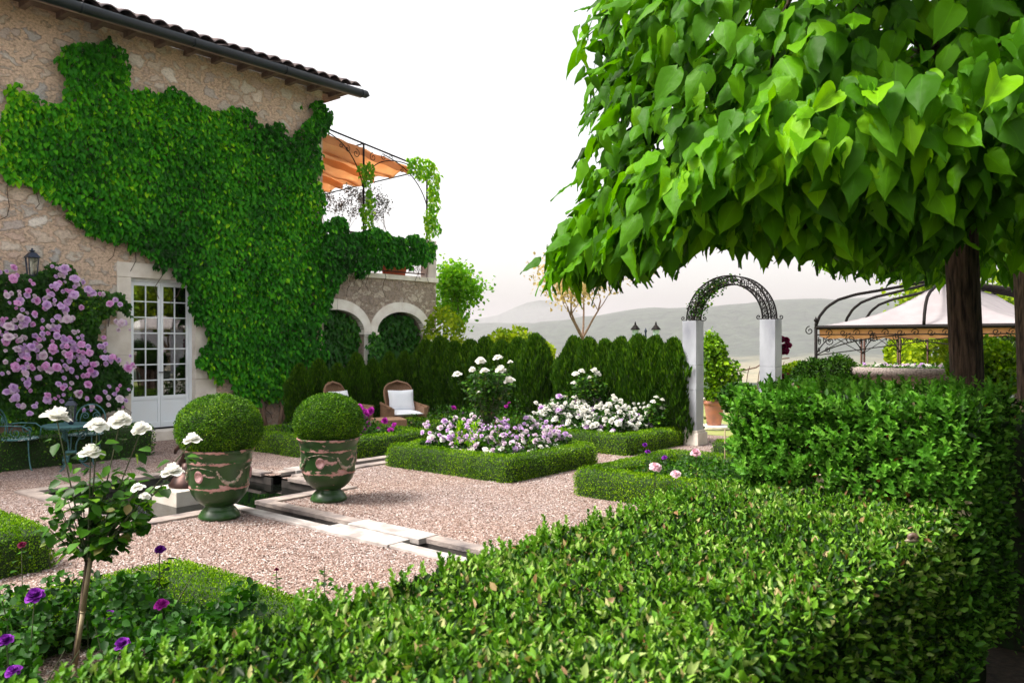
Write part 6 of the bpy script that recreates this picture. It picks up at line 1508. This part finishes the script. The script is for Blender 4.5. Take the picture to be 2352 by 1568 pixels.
# ---- catalpa ----
def catalpa(label, tx, ty, tr, cx, cy, rh, zc, zup, botfn, n, ls, seed, group=None, view=True):
    t = thing('catalpa_tree', label, 'tree', (tx, ty, 0)); o = np.array([tx, ty, 0]); rg = np.random.default_rng(seed)
    mb = MB(); ks = 14; vs = []; seg = 28
    zt = zc-.35
    prof = [(0,1.35),(.15,1.15),(.5,1.06),(1.0,1.0),(1.5,.97),(zt,1.0),(zt+.3,1.15)]
    for z, k in prof:
        for s in range(seg):
            a = 2*math.pi*s/seg; r = tr*k*(1+.05*math.sin(a*5+z*2)+.035*math.sin(a*11-z*4)); vs.append((r*math.cos(a)+.03*math.sin(z*1.6), r*math.sin(a), z))
    mb.add(vs, [(i*seg+s, i*seg+(s+1)%seg, (i+1)*seg+(s+1)%seg, (i+1)*seg+s) for i in range(len(prof)-1) for s in range(seg)]); mb.build('trunk', M['bark'], t, True)
    mb = MB(); random.seed(seed)
    for k in range(16):
        a = 2*math.pi*k/16+random.uniform(-.2,.2); e = random.uniform(.55,.85)*rh; zz = zc+random.uniform(-.15,1.)*zup*.7; p1 = Vector((cx-tx+math.cos(a)*e, cy-ty+math.sin(a)*e, zz)); mid_ = Vector((p1.x*.35, p1.y*.35, zt+.5+.3*(zz-zt)))
        pts = bez((0,0,zt+.05), mid_, p1, 8); mb.tube(pts, [tr*.42*(1-.8*i/8) for i in range(9)], 7)
        for j in (4,5,6,7):
            q = pts[j]; e2 = Vector(rg.normal(size=3)).normalized(); mb.tube([q, q+e2*.3, q+e2*.5+Vector((0,0,.1))], [.02,.012,.006], 5)
    mb.build('limbs', M['bark'], t, True)
    # leaves hang like shingles over a flattened ball, several layers deep
    PP, TT, NN, SS, RR = [], [], [], [], []
    for layer, (fr_, k, dens) in enumerate(((1.0, 1.0, n),(.92,.95,int(n*.7)),(.82,.85,int(n*.55)),(.68,.8,int(n*.45)),(.5,.8,int(n*.25)))):
        th = rg.uniform(0, 2*math.pi, dens); sz = rg.uniform(-1, 1, dens); cz = np.sqrt(1-sz**2)
        lump = 1+.14*np.array([noise.noise(Vector((math.cos(a)*2.2, math.sin(a)*2.2, z*2.2+seed))) for a, z in zip(th, sz)])
        cs = np.where(sz < 0, cz**.45, cz**.6); R_ = rh*fr_*lump*rg.uniform(.94,1.05,dens)
        X = cx+R_*cs*np.cos(th); Y = cy+R_*cs*np.sin(th)*(.78 if view else 1)
        zb = np.array([botfn(x, y) for x, y in zip(X, Y)])
        Z = np.where(sz > 0, zc+zup*fr_*sz, zc+(zc-zb)*sz*(.6+.4*fr_))
        if view: Z = Z - (.20*np.clip((2.3-X)/.4, 0, 1)+.34*np.clip((1.0-X)/.6, 0, 1))*(1-np.clip(sz*1.3, 0, 1))
        outv = np.stack([cs*np.cos(th), cs*np.sin(th), np.clip(sz, -.4, 1)], 1)
        T = outv*rg.uniform(.25,.75,(dens,1))+np.array([0,0,-.75])+unit(rg.normal(size=(dens,3)))*.5
        nn_ = outv*.9+np.array([0,0,.5])+unit(rg.normal(size=(dens,3)))*.75
        PP.append(np.stack([X, Y, Z], 1)); TT.append(T); NN.append(nn_); SS.append(ls*rg.uniform(.5,1.25,dens)); RR.append(np.clip(rg.random(dens)*.75+.15+.25*(lump-1)*8, 0, 1))
    PP, TT, NN, SS, RR = [np.concatenate(x) for x in (PP, TT, NN, SS, RR)]
    PP, TT, NN, SS, RR = [x_[PP[:,2] > -10] for x_ in (PP, TT, NN, SS, RR)]
    cull = nzarr(PP, 1.7, seed) < -.16-.5*rg.random(len(PP))*(PP[:,2] < zc); PP, TT, NN, SS, RR = [x[~cull] for x in (PP, TT, NN, SS, RR)]
    leafobj('crown', M['catalpa'], t, HEARTS, PP, TT, NN, np.stack([SS*.84, SS*1.08, SS], 1), RR, o, smooth=True); return t
def bot1(x, y):
    s = min(1, max(0, (1.0-x)/.9)); return 2.06+.06*min(1, max(0, (x-1.6)/.5))+.25*max(0, y-3.2)-.75*s - .12*min(1, max(0, (x-3.2)))
catalpa('large catalpa tree with big heart-shaped leaves overhanging the right foreground', 2.8, 5.0, .093, 2.95, 5.0, 2.57, 2.95, 2.0, bot1, 8500, .155, 3)
catalpa('second catalpa tree further back at the right edge', 5.42, 8.5, .1, 5.3, 8.6, 1.95, 3.0, 1.3, lambda x, y: 2.42, 1700, .17, 8, view=False)

tree('tree', 'yellow-green tree beyond the right edge of the picture, mirrored in the door panes', 'tree', (17,8.5,-.2), 71, 1.6, .12, 3, .5, M['tree_lime'], 'bark_pale', .2, 50, .4, up=.45)
tree('tree', 'second yellow-green tree beyond the right edge of the picture', 'tree', (20,12.5,-.2), 72, 2.0, .14, 3, .5, M['tree_lime'], 'bark_pale', .2, 50, .45, up=.45)
ps = thing('parasol', 'off-white garden parasol standing beyond the right edge of the picture', 'parasol', (13.2,9.6,0))
mb = MB(); mb.tube([(0,0,0),(0,0,2.75)], .025, 8); mb.build('pole', M['wood_soffit'], ps, True)
mb = MB(); mb.lathe([(1.5,2.12),(1.5,2.2),(.75,2.5),(.02,2.7)], 8, cap=False); mb.build('canopy', M['canvas_white'], ps)
sm = thing('tmp_', None, None); bpy.data.objects.remove(sm)
for k, (u, v, Y, h) in enumerate(((1058,985,10.4,.36),(1090,985,10.3,.30))):
    q = P(u, v, Y); f = Vector((q.x, q.y, 0)); t = thing('young_conifer', ('left taller','right shorter')[k]+' of two lime green conifer shoots at the foot of the white standard rose', 'conifer', f)
    n = 150; z = RNG.random(n); ph = RNG.uniform(0,6.28,n); r = .07*(1-z)+.01
    leafobj('foliage', M['ivy_pale'], t, T_NARROW, np.stack([r*np.cos(ph), r*np.sin(ph), .3+z*(q.z+h*.25-.3)], 1), np.stack([np.cos(ph)*.7, np.sin(ph)*.7, np.full(n,.9)], 1), randn3(n), .06*RNG.uniform(.6,1.2,n))
    mb = MB(); mb.tube([(0,0,0),(0,0,q.z+h*.25)], .006, 5); mb.build('stem', M['stem'], t)

# ================= air =================
m = bpy.data.materials.new('haze_air'); m.use_nodes = True; nt = m.node_tree
for n_ in list(nt.nodes):
    if n_.type == 'BSDF_PRINCIPLED': nt.nodes.remove(n_)
pv = nt.nodes.new('ShaderNodeVolumePrincipled'); pv.inputs['Color'].default_value = (.96,.92,.95,1); pv.inputs['Density'].default_value = 1.7e-4; pv.inputs['Anisotropy'].default_value = .2
nt.links.new(pv.outputs[0], nt.nodes['Material Output'].inputs['Volume'])
mb = MB(); mb.span(-9500,9500,-9500,9500,-95,230); hz = mb.build('haze', m); tag(hz, 'pale warm haze over the valley and hills', 'haze', kind='stuff')
